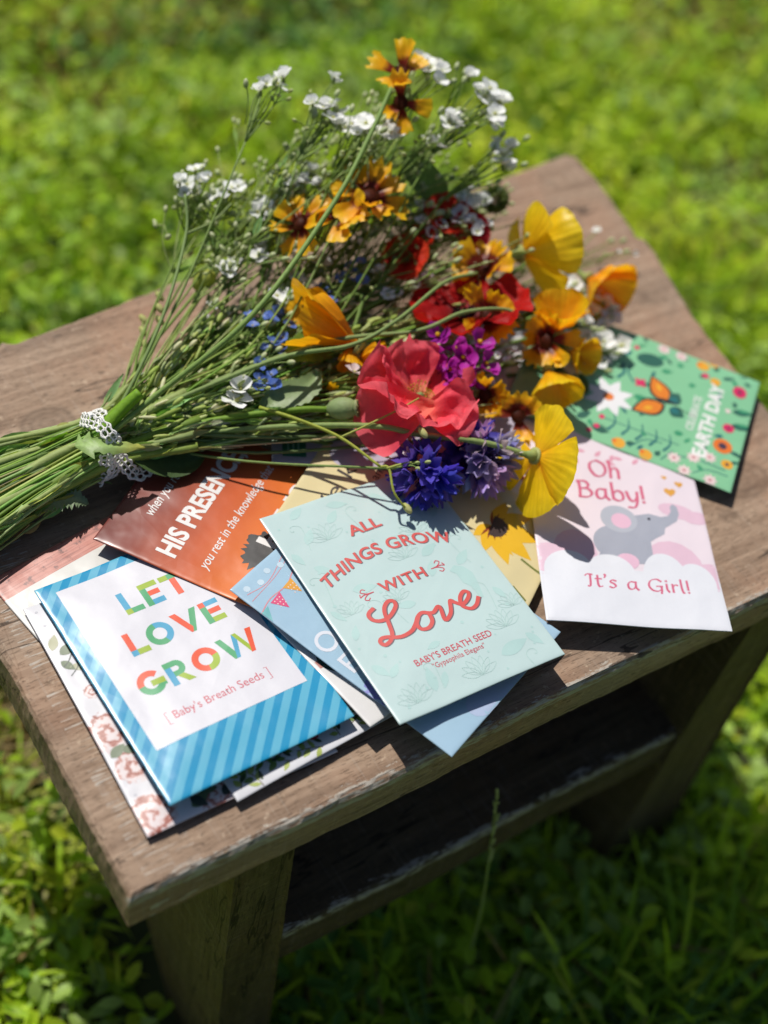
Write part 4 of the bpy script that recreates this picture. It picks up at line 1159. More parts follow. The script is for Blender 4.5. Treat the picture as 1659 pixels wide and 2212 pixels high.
for (x, y, ax, lab, sd, sz) in ((968, 470, (.2, -.5, .7), 'small scarlet poppy among white blossoms at the back', 14, 13), (1012, 500, (.4, -.3, .7), 'small crimson poppy behind the white blossoms', 15, 11), (880, 562, (-.3, -.4, .8), 'small scarlet poppy in the middle of the stems', 16, 13), (906, 520, (-.2, -.6, .6), 'little dark red poppy bud opening at the back', 17, 9)):
    poppy(x, y, None, ax, sz, sz * 1.2, ((.3, .01, .006), (.66, .035, .014), (.72, .06, .02)) if sd != 15 else ((.2, .004, .01), (.55, .02, .035), (.66, .04, .06)), lab, 5, 74, .14, .1, sd, PG, M_CRUMPLE, stem_r=.7, calyx=False, centre=stamens((.25, .2, .03), (.3, .24, .04), 2.5, 3, 14))

# ---------------------------------------------------------------- cornflowers
def cornflower(x, y, z, axis, r_, label, col, col2, seed):
    p = A(x, y, z)
    ax = imgdir(p, *axis)
    root = empty('cornflower', p, label, 'flower', 'cornflowers at the front of the bouquet')
    rs = random.Random(seed)
    X, Y, Z = frame(ax)
    for k in range(18):
        def floret(mb, k=k):
            ph = 2 * math.pi * k / 18 * 2.0 + rs.uniform(-.2, .2)
            lay = k % 3
            th = R((84, 62, 36)[lay] + rs.uniform(-12, 12))
            d = Z * math.cos(th) + (X * math.cos(ph) + Y * math.sin(ph)) * math.sin(th)
            fx, fy, fz = frame(d)
            L_ = r_ * rs.uniform(.85, 1.1)
            c = tuple(a + (b - a) * rs.random() for a, b in zip(col, col2))
            cd_ = tuple(a * .55 for a in c)
            tube(mb, [p, p + d * L_ * .3, p + d * L_ * .55], .35, r_ * .09, 6, cd_, c, cap=False)
            for j in range(6):
                an = 60 * j + rs.uniform(-8, 8)
                petal_mesh(mb, p + d * L_ * .5, d, an, rs.uniform(28, 50), L_ * .58, r_ * .30, (c, c, tuple(min(1, a * 1.15) for a in c)), 'lance', .1, .1, .1, 0, seed + k * 9 + j, 5, 2, None, r_ * .07)
        part(root, 'floret', M_PETAL, floret)
    def heart_(mb):
        for i in range(34):
            a, q = i * 2.4, math.sqrt(i / 34)
            d = (Z + (X * math.cos(a) + Y * math.sin(a)) * q * .8).normalized()
            tube(mb, [p, p + d * r_ * .42, p + d * r_ * rs.uniform(.5, .62) + X * rs.uniform(-.6, .6)], .3, .35, 4, tuple(a * .4 for a in col), (.10, .05, .20))
    part(root, 'flower_centre', M_PETAL, heart_)
    part(root, 'calyx', M_STEM, lambda mb: ellipsoid(mb, p - ax * r_ * .3, ax, r_ * .28, r_ * .42, (.10, .16, .05), (.16, .20, .08), 10, 6))
    stem_obj(root, stem_path(p - ax * r_ * .6, ax, rs), .8, .7, (.15, .22, .08))
BV, BV2 = (.065, .045, .38), (.15, .11, .56)
cornflower(920, 1020, 27, (-.25, .40, .85), 16.5, 'deep blue violet cornflower over the corner of the mint packet', BV, BV2, 31)
cornflower(1000, 962, 25, (.25, .1, .95), 16.5, 'violet cornflower right beside the pink poppy', (.06, .045, .34), (.13, .10, .50), 32)
cornflower(1045, 988, 26, (.5, .3, .75), 17, 'fading lilac cornflower with whitish florets', (.26, .22, .52), (.60, .55, .72), 33)

# ---------------------------------------------------------------- magenta toadflax
def toadflax(pts, label, seed):
    rs = random.Random(seed)
    ps = [A(*q) for q in pts]
    root = empty('toadflax', ps[0], label, 'flower', 'magenta flower spikes in the bouquet')
    for i, p in enumerate(ps):
        d = imgdir(p, rs.uniform(-.8, .8), rs.uniform(-.7, .5), .6)
        def bl(mb, p=p, d=d):
            c = (.46 + rs.uniform(-.1, .1), .02, .40); c2 = (.62, .06, .52)
            tube(mb, [p - d * 6, p - d * 3, p], .35, 1.5, 6, (.36, .06, .28), c)
            for a, o_, l_ in ((90, 40, 9), (130, 44, 8), (270, 70, 9), (230, 66, 8), (310, 66, 8)):
                petal_mesh(mb, p, d, a, o_, l_, 6.8, (c, c, c2), 'fan', .2, .1, .12, .1, seed + i * 5 + a, 6, 5)
            ellipsoid(mb, p + d * 2.2, d, 1.3, 1.0, (.75, .45, .02), (.8, .55, .03), 6, 4)
        part(root, 'blossom', M_PETAL, bl)
    c = sum(ps, Vector()) / len(ps)
    def twigs(mb):
        for p in ps: tube(mb, catmull([c + Vector((0, 0, -3)), (c + p) / 2 + Vector((0, 0, -2)), p], 4), .45, .4, 5, (.30, .12, .18), (.34, .10, .24))
    stem_obj(root, stem_path(c + Vector((0, 0, -3)), None, rs), .8, .7, (.22, .2, .1), extra=twigs)
toadflax([(948, 728, 44), (975, 752, 44), (1000, 775, 42), (940, 768, 42), (965, 800, 42), (1018, 800, 38)], 'magenta toadflax spike lying between red and pink poppies', 41)
toadflax([(1035, 745, 42), (1020, 770, 40), (1045, 790, 38), (990, 820, 40), (1030, 830, 36)], 'paler magenta flower spike just right of the first one', 42)

# ---------------------------------------------------------------- small five-petalled blossoms (white, blue)
def blossom_data(name, L_, Wd, cols, seed, mat, open_=70, calyx=True, eye=(.62, .62, .20), notch=.12):
    mb = MB()
    rs = random.Random(seed)
    for k in range(5):
        petal_mesh(mb, (0, 0, 0), (0, 0, 1), 72 * k + rs.uniform(-10, 10), open_ + rs.uniform(-16, 14), L_ * rs.uniform(.85, 1.1), Wd, cols, 'fan', rs.uniform(0, .2), rs.uniform(-.1, .1), .10, notch, seed + k, 5, 4, (1, 0, 0), L_ * .05)
    ellipsoid(mb, (0, 0, .3), (0, 0, 1), L_ * .16, L_ * .2, eye, eye, 6, 4)
    if calyx: ellipsoid(mb, (0, 0, -L_ * .25), (0, 0, 1), L_ * .17, L_ * .34, (.20, .30, .06), (.34, .42, .12), 6, 4)
    o = mb.build(name, mat)
    me = o.data
    bpy.data.objects.remove(o)
    return me
WB = [blossom_data('blossom', l_, w_, ((.72, .76, .58), (.84, .85, .83), (.86, .86, .86)), s_, M_WHITE, o_) for l_, w_, s_, o_ in ((5.6, 5.4, 1, 68), (5.2, 4.8, 7, 52), (6.0, 5.2, 13, 76), (4.8, 4.4, 19, 40))]
BB = [blossom_data('blossom', 3.6, 3.7, ((.40, .48, .70), (.14, .24, .68), (.16, .27, .74)), 30 + s_, M_PETAL, o_, True, (.7, .6, .2), .02) for s_, o_ in ((1, 74), (5, 60))]
PB_ = [blossom_data('blossom', 4.8, 4.2, ((.72, .60, .55), (.80, .66, .66), (.82, .72, .72)), 50, M_WHITE, 66)]

def copy_blossom(me, root, p, d, scale, spin):
    o = bpy.data.objects.new('blossom', me)
    COL.objects.link(o)
    o.parent = root
    o.location = Vector(p) * K - root.location
    q = Vector(d).to_track_quat('Z', 'Y') @ Matrix.Rotation(spin, 4, 'Z').to_quaternion()
    o.rotation_euler = q.to_euler()
    o.scale = (scale,) * 3
    return o

def spray(heads, label, seed, kind='white', group='sprays of small white blossoms', buds=5, main=None, scale=1.0, cat='flower spray', name='blossom_spray', stem=True, per=1):
    """a branching stem: heads = pixel places of the blossoms it carries"""
    rs = random.Random(seed)
    ps = []
    if kind == 'white' and scale > .7 and group.startswith('sprays'): per, scale, buds = 2, scale * .9, buds + 4
    for h in heads:
        for q in range(per):
            ps.append(A(h[0] + (rs.uniform(-18, 18) if per > 1 else 0), h[1] + (rs.uniform(-18, 18) if per > 1 else 0), (h[2] if len(h) > 2 else zdef(h[1], h[0])) + rs.uniform(-4, 4)))
    c = sum(ps, Vector()) / len(ps)
    root = empty(name, c, label, cat, group)
    fork = c.lerp(BIND, .16) + Vector((0, 0, -2)) if main is None else A(*main)
    dset = {'white': WB, 'blue': BB, 'pale': PB_}[kind]
    gc = rs.choice([(.20, .30, .06), (.24, .34, .10), (.17, .27, .05)])
    def tw(mb):
        for p in ps:
            m_ = fork.lerp(p, .55) + Vector((rs.uniform(-4, 4), rs.uniform(-4, 4), rs.uniform(-3, 3)))
            tube(mb, catmull([fork, m_, p], 5), .5, .28, 5, gc, (.30, .40, .12))
            for b in range(rs.randint(0, 2)):
                e = m_ + Vector((rs.uniform(-9, 9), rs.uniform(-9, 9), rs.uniform(-3, 8)))
                tube(mb, [m_, m_.lerp(e, .5) + Vector((0, 0, 1)), e], .3, .22, 4, gc)
                ellipsoid(mb, e, e - m_, .95, 1.6, (.30, .40, .08), (.55, .58, .30), 6, 4)
    if stem: stem_obj(root, stem_path(fork, None, rs, n=6), .8, .5, gc, extra=tw)
    else:
        mb = MB(); tube(mb, [fork, fork.lerp(c, .5)], .5, .5, 5, gc); tw(mb); mb.build('stem', M_STEM, root, tuple(root.location / K))
    for p in ps:
        out = (p - fork).normalized()
        d = (out * rs.uniform(.1, .6) + CAMV(p) * rs.uniform(.1, .7) + _sd * rs.uniform(.3, .9) + Vector((rs.uniform(-.5, .5), rs.uniform(-.5, .5), rs.uniform(0, .4))))
        copy_blossom(rs.choice(dset), root, p, d, scale * rs.uniform(.85, 1.15), rs.uniform(0, 6))
    for b in range(buds):
        p = rs.choice(ps) + Vector((rs.uniform(-9, 9), rs.uniform(-9, 9), rs.uniform(-9, 6)))
        def bud(mb, p=p):
            d = (p - fork)
            tube(mb, catmull([fork.lerp(p, .3), fork.lerp(p, .7) + Vector((1, 0, 1)), p], 3), .3, .25, 4, gc)
            ellipsoid(mb, p, d, 1.25, 2.3, (.24, .36, .07), (.72, .74, .52), 7, 5)
        part(root, 'bud', M_STEM, bud)
    return root

W_ = 'white blossom spray '
spray([(575, 184), (592, 172), (604, 178)], W_ + 'alone at the far upper left', 1, buds=1)
spray([(690, 212), (716, 176), (702, 240), (722, 232), (738, 255), (728, 270)], W_ + 'left of the topmost coreopsis', 2)
spray([(770, 268), (800, 250), (786, 284), (842, 278), (862, 284)], W_ + 'just under the topmost coreopsis', 3)
spray([(915, 150), (940, 146), (928, 166)], W_ + 'touching the topmost coreopsis', 4, scale=1.2, buds=1)
spray([(966, 258), (992, 254), (980, 276), (945, 296)], W_ + 'between the topmost coreopsis and the bench corner', 5, scale=1.15)
spray([(1022, 184), (1048, 200), (1070, 222), (1060, 248), (1084, 236)], W_ + 'highest on the right side', 6, scale=1.15, buds=2)
spray([(1082, 322), (1102, 334), (1096, 350)], W_ + 'over the back edge of the stool', 7, scale=1.1, buds=3)
spray([(415, 382), (432, 394), (440, 408), (402, 402)], W_ + 'farthest left over the grass', 8, main=(402, 506, 44), buds=6)
spray([(488, 424), (500, 418), (476, 430)], W_ + 'second from the left over the grass', 9, main=(470, 480, 46), buds=8, scale=.85)
spray([(566, 448), (585, 462), (556, 470), (604, 436)], W_ + 'behind the half hidden orange coreopsis', 10, buds=6)
spray([(636, 398), (660, 384), (676, 378), (650, 412), (690, 402)], W_ + 'above the half hidden orange coreopsis', 11)
spray([(812, 382), (826, 390), (780, 412)], W_ + 'on top of the back orange coreopsis', 12, scale=1.1)
spray([(1000, 425), (1020, 440), (1036, 452), (1010, 466), (985, 470), (1048, 492), (1020, 492)], W_ + 'dense in front of the scarlet poppy', 13, scale=1.2, buds=3)
spray([(926, 478), (946, 498), (934, 518), (912, 462)], W_ + 'left of the scarlet poppy', 14)
spray([(560, 540), (545, 548), (500, 575), (484, 588)], W_ + 'over the back of the bare wood', 15, buds=6)
spray([(1212, 520, 18), (1225, 536, 16), (1185, 628, 24), (1168, 640, 24)], W_ + 'behind the bright yellow poppy', 16, buds=3)
spray([(1240, 640, 18), (1262, 655, 16), (1225, 622, 20), (1290, 668, 13), (1305, 680, 12), (1272, 690, 14), (1250, 672, 16)], W_ + 'dense beside the lone orange poppy', 17, scale=1.15, buds=8)
spray([(1288, 712, 13), (1310, 700, 12), (1262, 722, 15), (1300, 745, 13), (1322, 760, 12), (1280, 780, 13), (1255, 790, 14)], W_ + 'lying across the green earth packet', 18, scale=1.0, buds=9)
spray([(1196, 660, 22), (1222, 648, 20), (1246, 700, 17), (1302, 640, 12), (1262, 630, 18), (1228, 612, 20)], W_ + 'right between golden poppies and lone orange poppy', 26, scale=1.2, buds=6)
spray([(1262, 752, 15), (1285, 745, 14), (1318, 728, 12), (1336, 742, 11), (1240, 726, 17)], W_ + 'on the upper corner of the green packet', 27, scale=1.15, buds=6)
spray([(620, 545, 44), (700, 585, 42), (760, 535, 46), (665, 520, 48)], W_ + 'small and loose in the middle of the stalks', 28, scale=.8, buds=12)
spray([(820, 590, 44), (870, 520, 48), (905, 610, 42), (850, 640, 42)], W_ + 'small and loose left of the red poppy', 29, scale=.8, buds=12)
spray([(640, 560), (610, 640, 38), (590, 660, 36), (655, 600), (700, 560)], W_ + 'scattered among stems at left', 19, buds=10, scale=.8)
spray([(430, 700, 30), (470, 665, 32), (450, 720, 28), (495, 690, 30)], W_ + 'low on the left of the stems', 20, buds=12, scale=.75)
spray([(870, 995, 30), (930, 1000, 32), (888, 980, 34)], 'tiny pale pink blossom sprig hanging before the cornflowers', 21, 'pale', main=(842, 1012, 30), buds=2, scale=.85, group='small sprigs at the front')
spray([(765, 805, 36), (778, 795, 36)], 'tiny pale pink blossom beside the small orange poppy', 22, 'pale', buds=0, scale=1.0, group='small sprigs at the front')
spray([(512, 868, 30), (520, 842, 32)], 'single white ragged blossom low on the tied stems', 23, scale=1.25, buds=0, group='small sprigs at the front')
spray([(1075, 770, 34), (1095, 780, 32), (1080, 842, 28), (1110, 760, 32), (1060, 828, 30)], 'sprig of white buds between magenta flowers and coreopsis', 24, scale=.5, buds=12, group='small sprigs at the front')
spray([(1370, 548, 10), (1335, 545, 12), (1290, 498, 16)], 'thin green sprig with tiny buds over bare wood at right', 25, scale=.4, buds=3, group='small sprigs at the front')
F_ = 'forget-me-not sprig '
for i, (hs, lab) in enumerate((([(682, 628), (700, 640), (690, 655), (672, 645)], 'behind the left opening orange poppy'), ([(588, 690), (604, 684), (610, 698)], 'in pale and bright blue at mid left'), ([(596, 742), (610, 752), (588, 756), (604, 764)], 'left of the orange poppy'), ([(562, 800), (572, 812), (566, 826), (578, 820)], 'lowest of the blue ones'), ([(762, 584), (776, 596), (750, 590)], 'highest of the blue ones'), ([(540, 690), (552, 700)], 'smallest and farthest left'))):
    spray(hs, 'blue ' + F_ + lab, 60 + i, 'blue', 'blue forget-me-not sprigs', 3, scale=.95, name='forget_me_not', per=2)
spray([(598, 640), (618, 650), (640, 632), (628, 668)], 'pale lilac white sprig beside the forget-me-nots', 70, scale=.8, buds=4, group='small sprigs at the front')

# ---------------------------------------------------------------- green pods, stems and leaves
def pod(x, y, z, axis, label, sz=1.0, path=None):
    p = A(x, y, z); ax = imgdir(p, *axis)
    root = empty('poppy_seed_pod', p, label, 'seed pod')
    part(root, 'pod', M_STEM, lambda mb: tube(mb, [p - ax * 8 * sz, p - ax * 6.5 * sz, p - ax * 3 * sz, p, p + ax * 3 * sz, p + ax * 5 * sz], 1.2 * sz, 1.2 * sz, 12, (.24, .33, .14)) or ellipsoid(mb, p - ax * .5 * sz, ax, 5.0 * sz, 7.2 * sz, (.25, .34, .14), (.30, .38, .18), 14, 9))
    def crown(mb):
        x_, y_, z_ = frame(ax)
        tube(mb, [p + ax * 5.2 * sz, p + ax * 6.6 * sz], 3.6 * sz, 4.4 * sz, 12, (.34, .38, .18))
        for i in range(9):
            a = 2 * math.pi * i / 9
            e = p + ax * 6.9 * sz
            tube(mb, [e, e + (x_ * math.cos(a) + y_ * math.sin(a)) * 4.4 * sz], .4, .4, 4, (.30, .26, .10))
    part(root, 'crown', M_STEM, crown)
    stem_obj(root, catmull([bunch_point(.5) + TAIL * 60, bunch_point(.5), A(480, 905, 30), A(640, 885, 34), p - ax * 7 * sz], 6), 1.5, 1.3, (.20, .34, .04))
pod(742, 882, 36, (.95, -.05, .2), 'round green poppy seed pod touching the pink poppy')
def lemon(x, y, z, label):
    p = A(x, y, z); root = empty('flower_bud', p, label, 'flower bud')
    part(root, 'bud', M_PETAL, lambda mb: ellipsoid(mb, p, imgdir(p, .5, -.4, .3), 4.4, 6.5, (.34, .44, .08), (.50, .52, .10), 12, 8))
    stem_obj(root, stem_path(p + imgdir(p, -.3, .5, -.2) * 5), .9, .7)
lemon(441, 606, 40, 'fat pale yellow green bud over the back edge of the stool')
def clover(x, y, z, label, col, r_=7):
    p = A(x, y, z); root = empty('clover_head', p, label, 'flower bud')
    def hd(mb):
        for i in range(70):
            a, h = i * 2.4, -1 + 2 * (i + .5) / 70
            q = math.sqrt(1 - h * h)
            d = Vector((q * math.cos(a), q * math.sin(a), h))
            ellipsoid(mb, p + d * r_ * .72, d, r_ * .14, r_ * .30, tuple(c * .7 for c in col), col, 5, 3)
    part(root, 'flower_head', M_LEAF, hd)
    stem_obj(root, stem_path(p + Vector((-3, -4, -r_))), .9, .8)
clover(1068, 430, 50, 'dark green round seed head beside the white blossoms', (.16, .22, .04), 8)

def leafy(mb, path, rs, n, l0, l1, w0, col, start=.35):
    m_ = len(path)
    for i in range(n):
        k = int((start + (1 - start) * rs.random()) * (m_ - 2))
        p, d = path[k], (path[k + 1] - path[k]).normalized()
        side = d.orthogonal()
        side = (Matrix.Rotation(rs.uniform(0, 6.28), 3, d) @ side).normalized()
        if side.z < -.4: side.z *= -1
        ax = (d * rs.uniform(.8, 1.6) + side).normalized()
        c = tuple(a * rs.uniform(.75, 1.35) for a in col)
        petal_mesh(mb, p, side, 0, 90, rs.uniform(l0, l1), w0 * rs.uniform(.7, 1.3), (c, c, tuple(min(1, a * 1.2) for a in c)), 'lance', .15, rs.uniform(-.15, .15), .06, 0, rs.randint(0, 999), 5, 2, ax)

# leafy flower stalks that fill the bunch: many alike
FILL = 'thin leafy green stalk in the tied bouquet, one of many alike'
rs = random.Random(4)
ends = []
for i in range(170):
    t = rs.random()
    # fan of tips between the back left and the front right
    base_y = rs.uniform(0, 1)
    x = 330 + 760 * (rs.random() ** .8)
    ylo = float(np.interp(x, [330, 480, 620, 760, 900, 1100], [880, 900, 935, 935, 930, 900]))
    yhi = float(np.interp(x, [330, 420, 520, 640, 800, 1000, 1100], [800, 715, 640, 590, 555, 550, 590]))
    y = yhi + (ylo - yhi) * rs.random()
    ends.append((x, y))
for i, (x, y) in enumerate(ends):
    h = A(x, y, zdef(y, x) * rs.uniform(.45, .95))
    root_p = bunch_point(1.0, rs)
    o = MB()
    path = stem_path(h, None, rs, None, rs.uniform(-2, 6), 1.15, 6)
    c = rs.choice(GS); c = tuple(a * rs.uniform(.75, 1.25) for a in c)
    r_ = rs.uniform(.28, .8)
    tube(o, path, r_, r_ * .55, 6, c, tuple(min(1, a * 1.25) for a in c))
    leafy(o, path, rs, rs.randint(10, 20), 5, 15, 2.6, rs.choice([(.22, .33, .07), (.32, .44, .12), (.42, .50, .20), (.32, .41, .20), (.46, .51, .30)]))
    if i % 2:      # green seed cases along the tip
        for q in range(rs.randint(10, 20)):
            k = rs.randint(int(len(path) * .55), len(path) - 1)
            e = path[k] + Vector((rs.uniform(-3.6, 3.6), rs.uniform(-3.6, 3.6), rs.uniform(-.5, 4)))
            tube(o, [path[k], e], .25, .25, 4, c)
            cc = rs.choice([(.30, .40, .08), (.40, .46, .14), (.30, .36, .16), (.44, .50, .20), (.36, .44, .12), (.58, .58, .36)])
            ellipsoid(o, e, (path[k] - path[k - 1]).normalized() + Vector((rs.uniform(-.5, .5), rs.uniform(-.5, .5), rs.uniform(-.2, .5))), rs.uniform(.7, 1.25), rs.uniform(2.2, 4.4), cc, tuple(min(1, a * 1.3) for a in cc), 7, 5)
    ob = o.build('leafy_stalk', M_STEM, None, tuple(path[len(path) // 2]))
    tag(ob, FILL, 'stalk', 'leafy green stalks of the bouquet')
# wiry twigs with tiny buds through the airy back of the bouquet
for i in range(30):
    x = rs.uniform(470, 1110)
    y = rs.uniform(float(np.interp(x, [470, 600, 780, 1000, 1110], [430, 330, 270, 290, 360])), 520)
    h = A(x, y, zdef(y, x) * rs.uniform(.7, 1.0))
    fork = h.lerp(BIND, rs.uniform(.25, .4)) + Vector((rs.uniform(-8, 8), rs.uniform(-8, 8), -3))
    o = MB()
    c = rs.choice(GS)
    path = stem_path(fork, None, rs, 50, 2, .9, 5)
    tube(o, path, .5, .42, 5, c)
    for q in range(rs.randint(4, 7)):
        e = h + Vector((rs.uniform(-26, 26), rs.uniform(-26, 26), rs.uniform(-16, 12)))
        m_ = fork.lerp(e, .5) + Vector((rs.uniform(-6, 6), rs.uniform(-6, 6), rs.uniform(-2, 5)))
        tube(o, catmull([fork, m_, e], 5), .42, .24, 4, c, (.36, .44, .16))
        for w in range(rs.randint(1, 3)):
            k = m_.lerp(e, rs.random()) + Vector((rs.uniform(-5, 5), rs.uniform(-5, 5), rs.uniform(0, 5)))
            tube(o, [m_.lerp(e, .5), k], .26, .2, 4, c)
            ellipsoid(o, k, k - m_, rs.uniform(.8, 1.5), rs.uniform(1.4, 2.6), (.30, .42, .10), (.62, .64, .42), 6, 4)
        ellipsoid(o, e, e - m_, 1.1, 1.9, (.32, .42, .10), (.70, .70, .52), 6, 4)
        if rs.random() < .5: leafy(o, catmull([fork, m_, e], 5), rs, 2, 6, 14, 2.6, (.24, .34, .09), 0)
    ob = o.build('budding_twig', M_STEM, None, tuple(path[len(path) // 2]))
    tag(ob, 'wiry green twig with tiny pale buds at the bouquet back, one of many', 'twig', 'budding twigs of the bouquet')
# bare cut ends that stick out behind the ribbon
for i in range(64):
    o = MB()
    b = bunch_point(1.1, rs)
    off = b - BIND
    ln = rs.uniform(40, 100)
    e = b + TAIL * ln + off * (rs.uniform(.3, 1.4)) * ln / 70 + Vector((0, 0, rs.uniform(-8, 4)))
    e.z = min(max(4, e.z), 16)
    f = b - TAIL * rs.uniform(15, 45) + off * .8
    f.z = max(f.z, 5)
    c = rs.choice([(.26, .38, .06), (.33, .44, .09), (.22, .34, .06), (.38, .46, .16), (.30, .38, .14)])
    r_ = rs.choice((.6, .8, 1.0, 1.3, 1.7, 2.2))
    path = catmull([e, e.lerp(b, .5) + Vector((0, 0, rs.uniform(-1, 2))), b, f], 6)
    tube(o, path, r_, r_ * .9, 7, c, tuple(a * .9 for a in c))
    leafy(o, path, rs, rs.randint(5, 11), 7, 20, 4.2, c, 0)
    ob = o.build('cut_stem', M_STEM, None, tuple(b))
    tag(ob, 'cut green stem end poking out behind the lace ribbon, one of many alike', 'stem', 'cut stem ends behind the ribbon')

# long arching stems one can tell apart
def long_stem(pts, label, r_=1.0, col=(.22, .32, .08), col1=None, buds=()):
    P = [A(*p) if len(p) == 3 else A(p[0], p[1]) for p in pts]
    root = empty('long_stem', P[0], label, 'stem')
    stem_obj(root, catmull(P, 8), r_, r_ * .7, col, col1)
    for b in buds:
        p = A(*b)
        part(root, 'bud', M_STEM, lambda mb: ellipsoid(mb, p, imgdir(p, .4, .5, .2), 1.6, 3.0, (.40, .44, .12), (.62, .58, .28), 8, 5))
long_stem([(180, 985, 24), (330, 860, 40), (545, 680, 72), (720, 440, 92), (800, 290, 104), (845, 190, 110)], 'long straight pale green stem rising across the whole bouquet', 1.35, (.24, .36, .10))
long_stem([(230, 930, 26), (300, 800, 40), (360, 660, 52), (402, 505, 62), (400, 420, 70)], 'thin green stem reaching up to the farthest left blossoms', .9, (.24, .34, .12))
long_stem([(402, 505, 62), (460, 478, 58), (500, 440, 62)], 'short pale side twig between the two leftmost blossom sprays', .7, (.28, .36, .14))
long_stem([(340, 880, 30), (600, 775, 48), (760, 745, 54), (860, 690, 58), (960, 610, 58), (1030, 590, 52)], 'green stem bending over the orange poppy up to coreopsis', 1.1, (.24, .33, .11))
long_stem([(420, 840, 30), (700, 740, 44), (900, 715, 50), (1000, 675, 54), (1090, 668, 52), (1130, 690, 50)], 'pale stem lying across the red poppy', 1.1, (.26, .34, .12))
long_stem([(560, 880, 34), (640, 905, 36), (735, 945, 36), (822, 1008, 34)], 'thin yellow green stem drooping in front of the pink poppy', .85, (.36, .42, .06), (.42, .46, .08))
long_stem([(822, 1008, 34), (840, 1012, 34), (850, 1060, 30), (868, 1088, 26), (882, 1100, 24)], 'drooping yellow green twig with one bud over the mint packet', .65, (.40, .44, .08), None, [(880, 1098, 24)])
long_stem([(735, 945, 36), (800, 915, 40), (870, 880, 46), (905, 860, 50)], 'thin side twig crossing the folded pink petal', .5, (.40, .44, .10), None, [(914, 935, 46)])
long_stem([(835, 1012, 34), (880, 1000, 36), (930, 998, 36)], 'short yellow green twig in front of the cornflower', .6, (.40, .44, .10))
for i, (a, b, c_) in enumerate((((310, 690, 20), (300, 740, 20), (260, 850, 20)), ((345, 640, 30), (320, 720, 26), (285, 830, 22)))):
    long_stem([c_, b, a], ('thin bud bearing stalk over bare wood, left side', 'second thin stalk over bare wood, left side')[i], .6, (.28, .38, .10), None, [(a[0], a[1] + 26 * k, a[2]) for k in range(3)])

def blade_leaf(pts, wd, label, col, serr=0.0, seed=0, name='leaf', lift=None):
    P = [A(*p) for p in pts]
    C = catmull(P, 10)
    mb = MB()
    vs, cs, fs = [], [], []
    n_ = len(C)
    for i, p in enumerate(C):
        t = i / (n_ - 1)
        d = (C[min(i + 1, n_ - 1)] - C[max(i - 1, 0)]).normalized()
        sd = d.cross(CAMV(p) * .5 + Vector((0, 0, 1))).normalized()
        w = wd / 2 * math.sin(math.pi * min(1, t * .96 + .03)) ** .8
        w *= 1 + serr * (((i * 3) % 5) / 4 - .5)
        for j in range(5):
            s = -1 + .5 * j
            vs.append(p + sd * (s * w) + Vector((0, 0, .10 * wd * s * s + .5 * noise.noise(Vector((t * 4, s, seed))))))
            k = .8 if j == 2 else 1.0
            cs.append(tuple(min(1, a * (1.25 if j == 2 else 1)) for a in col))
    for i in range(n_ - 1):
        for j in range(4):
            a = i * 5 + j
            fs.append((a, a + 1, a + 6, a + 5))
    mb.add(vs, fs, cs)
    o = mb.build(name, M_LEAF, None, tuple(P[0]))
    tag(o, label, 'leaf')
def cut_leaf(ups, los, mids, label, col, col1):
    """a toothed leaf from outline pixels: upper edge, lower edge, midrib"""
    mb = MB(); vs, cs, fs = [], [], []
    n_ = len(mids)
    for i, (u_, l_, m_) in enumerate(zip(ups, los, mids)):
        t = i / (n_ - 1)
        M_ = A(*m_)
        for k, (e, f) in enumerate(((u_, 1), (u_, .5), (m_, 0), (l_, .5), (l_, 1))):
            p = A(e[0], e[1], m_[2]) if k != 2 else M_
            q = M_.lerp(p, f) + Vector((0, 0, (1.6 * f - 2.2 * f * f) + .8 * noise.noise(Vector((t * 5, k, 2)))))
            vs.append(q)
            c = [a + (b - a) * smooth01((t - .6) / .4) for a, b in zip(col, col1)]
            cs.append(tuple(a * (1.3 if k == 2 else 1) for a in c))
    for i in range(n_ - 1):
        for j in range(4):
            a = i * 5 + j
            fs.append((a, a + 1, a + 6, a + 5))
    mb.add(vs, fs, cs)
    o = mb.build('leaf', M_LEAF, None, tuple(A(*mids[0])))
    tag(o, label, 'leaf')
_u = [(700, 470), (735, 355), (765, 420), (835, 335), (850, 405), (935, 392), (950, 425), (1060, 415), (1075, 445), (1180, 440), (1250, 462), (1290, 455), (1355, 500)]
_l = [(702, 490), (740, 512), (780, 540), (885, 605), (880, 540), (930, 535), (965, 560), (1020, 540), (1060, 560), (1130, 545), (1190, 545), (1270, 520), (1357, 502)]
_m = [(700, 482), (745, 478), (790, 478), (845, 482), (880, 484), (930, 484), (965, 486), (1030, 488), (1075, 490), (1150, 492), (1215, 495), (1280, 495), (1356, 501)]
_c = lambda L, z: [(x * .23146, 850.4 + y * .23146, z + 3.0 * math.sin(i * .3)) for i, (x, y) in enumerate(L)]
cut_leaf(_c(_u, 31), _c(_l, 31), _c(_m, 31), 'serrated light green leaf lying over the lace ribbon', (.27, .40, .13), (.44, .44, .09))
blade_leaf([(292, 998, 20), (340, 1004, 17), (395, 1006, 15), (442, 990, 15)], 13, 'broad dark green leaf resting on the orange packet', (.055, .10, .03), .0, 2)
long_stem([(222, 930, 30), (262, 885, 36), (302, 848, 42)], 'thick bright green stem right behind the lace knot', 3.4, (.20, .38, .03))
blade_leaf([(60, 1120, 12), (110, 1085, 14), (160, 1078, 13), (192, 1090, 9)], 9, 'grey green feathery leaf below the cut stems', (.22, .30, .17), .8, 4)
blade_leaf([(60, 1020, 20), (120, 1030, 16), (180, 1028, 12), (242, 1046, 8)], 4, 'narrow curved green leaf below the lace ribbon', (.20, .28, .07), .0, 5)
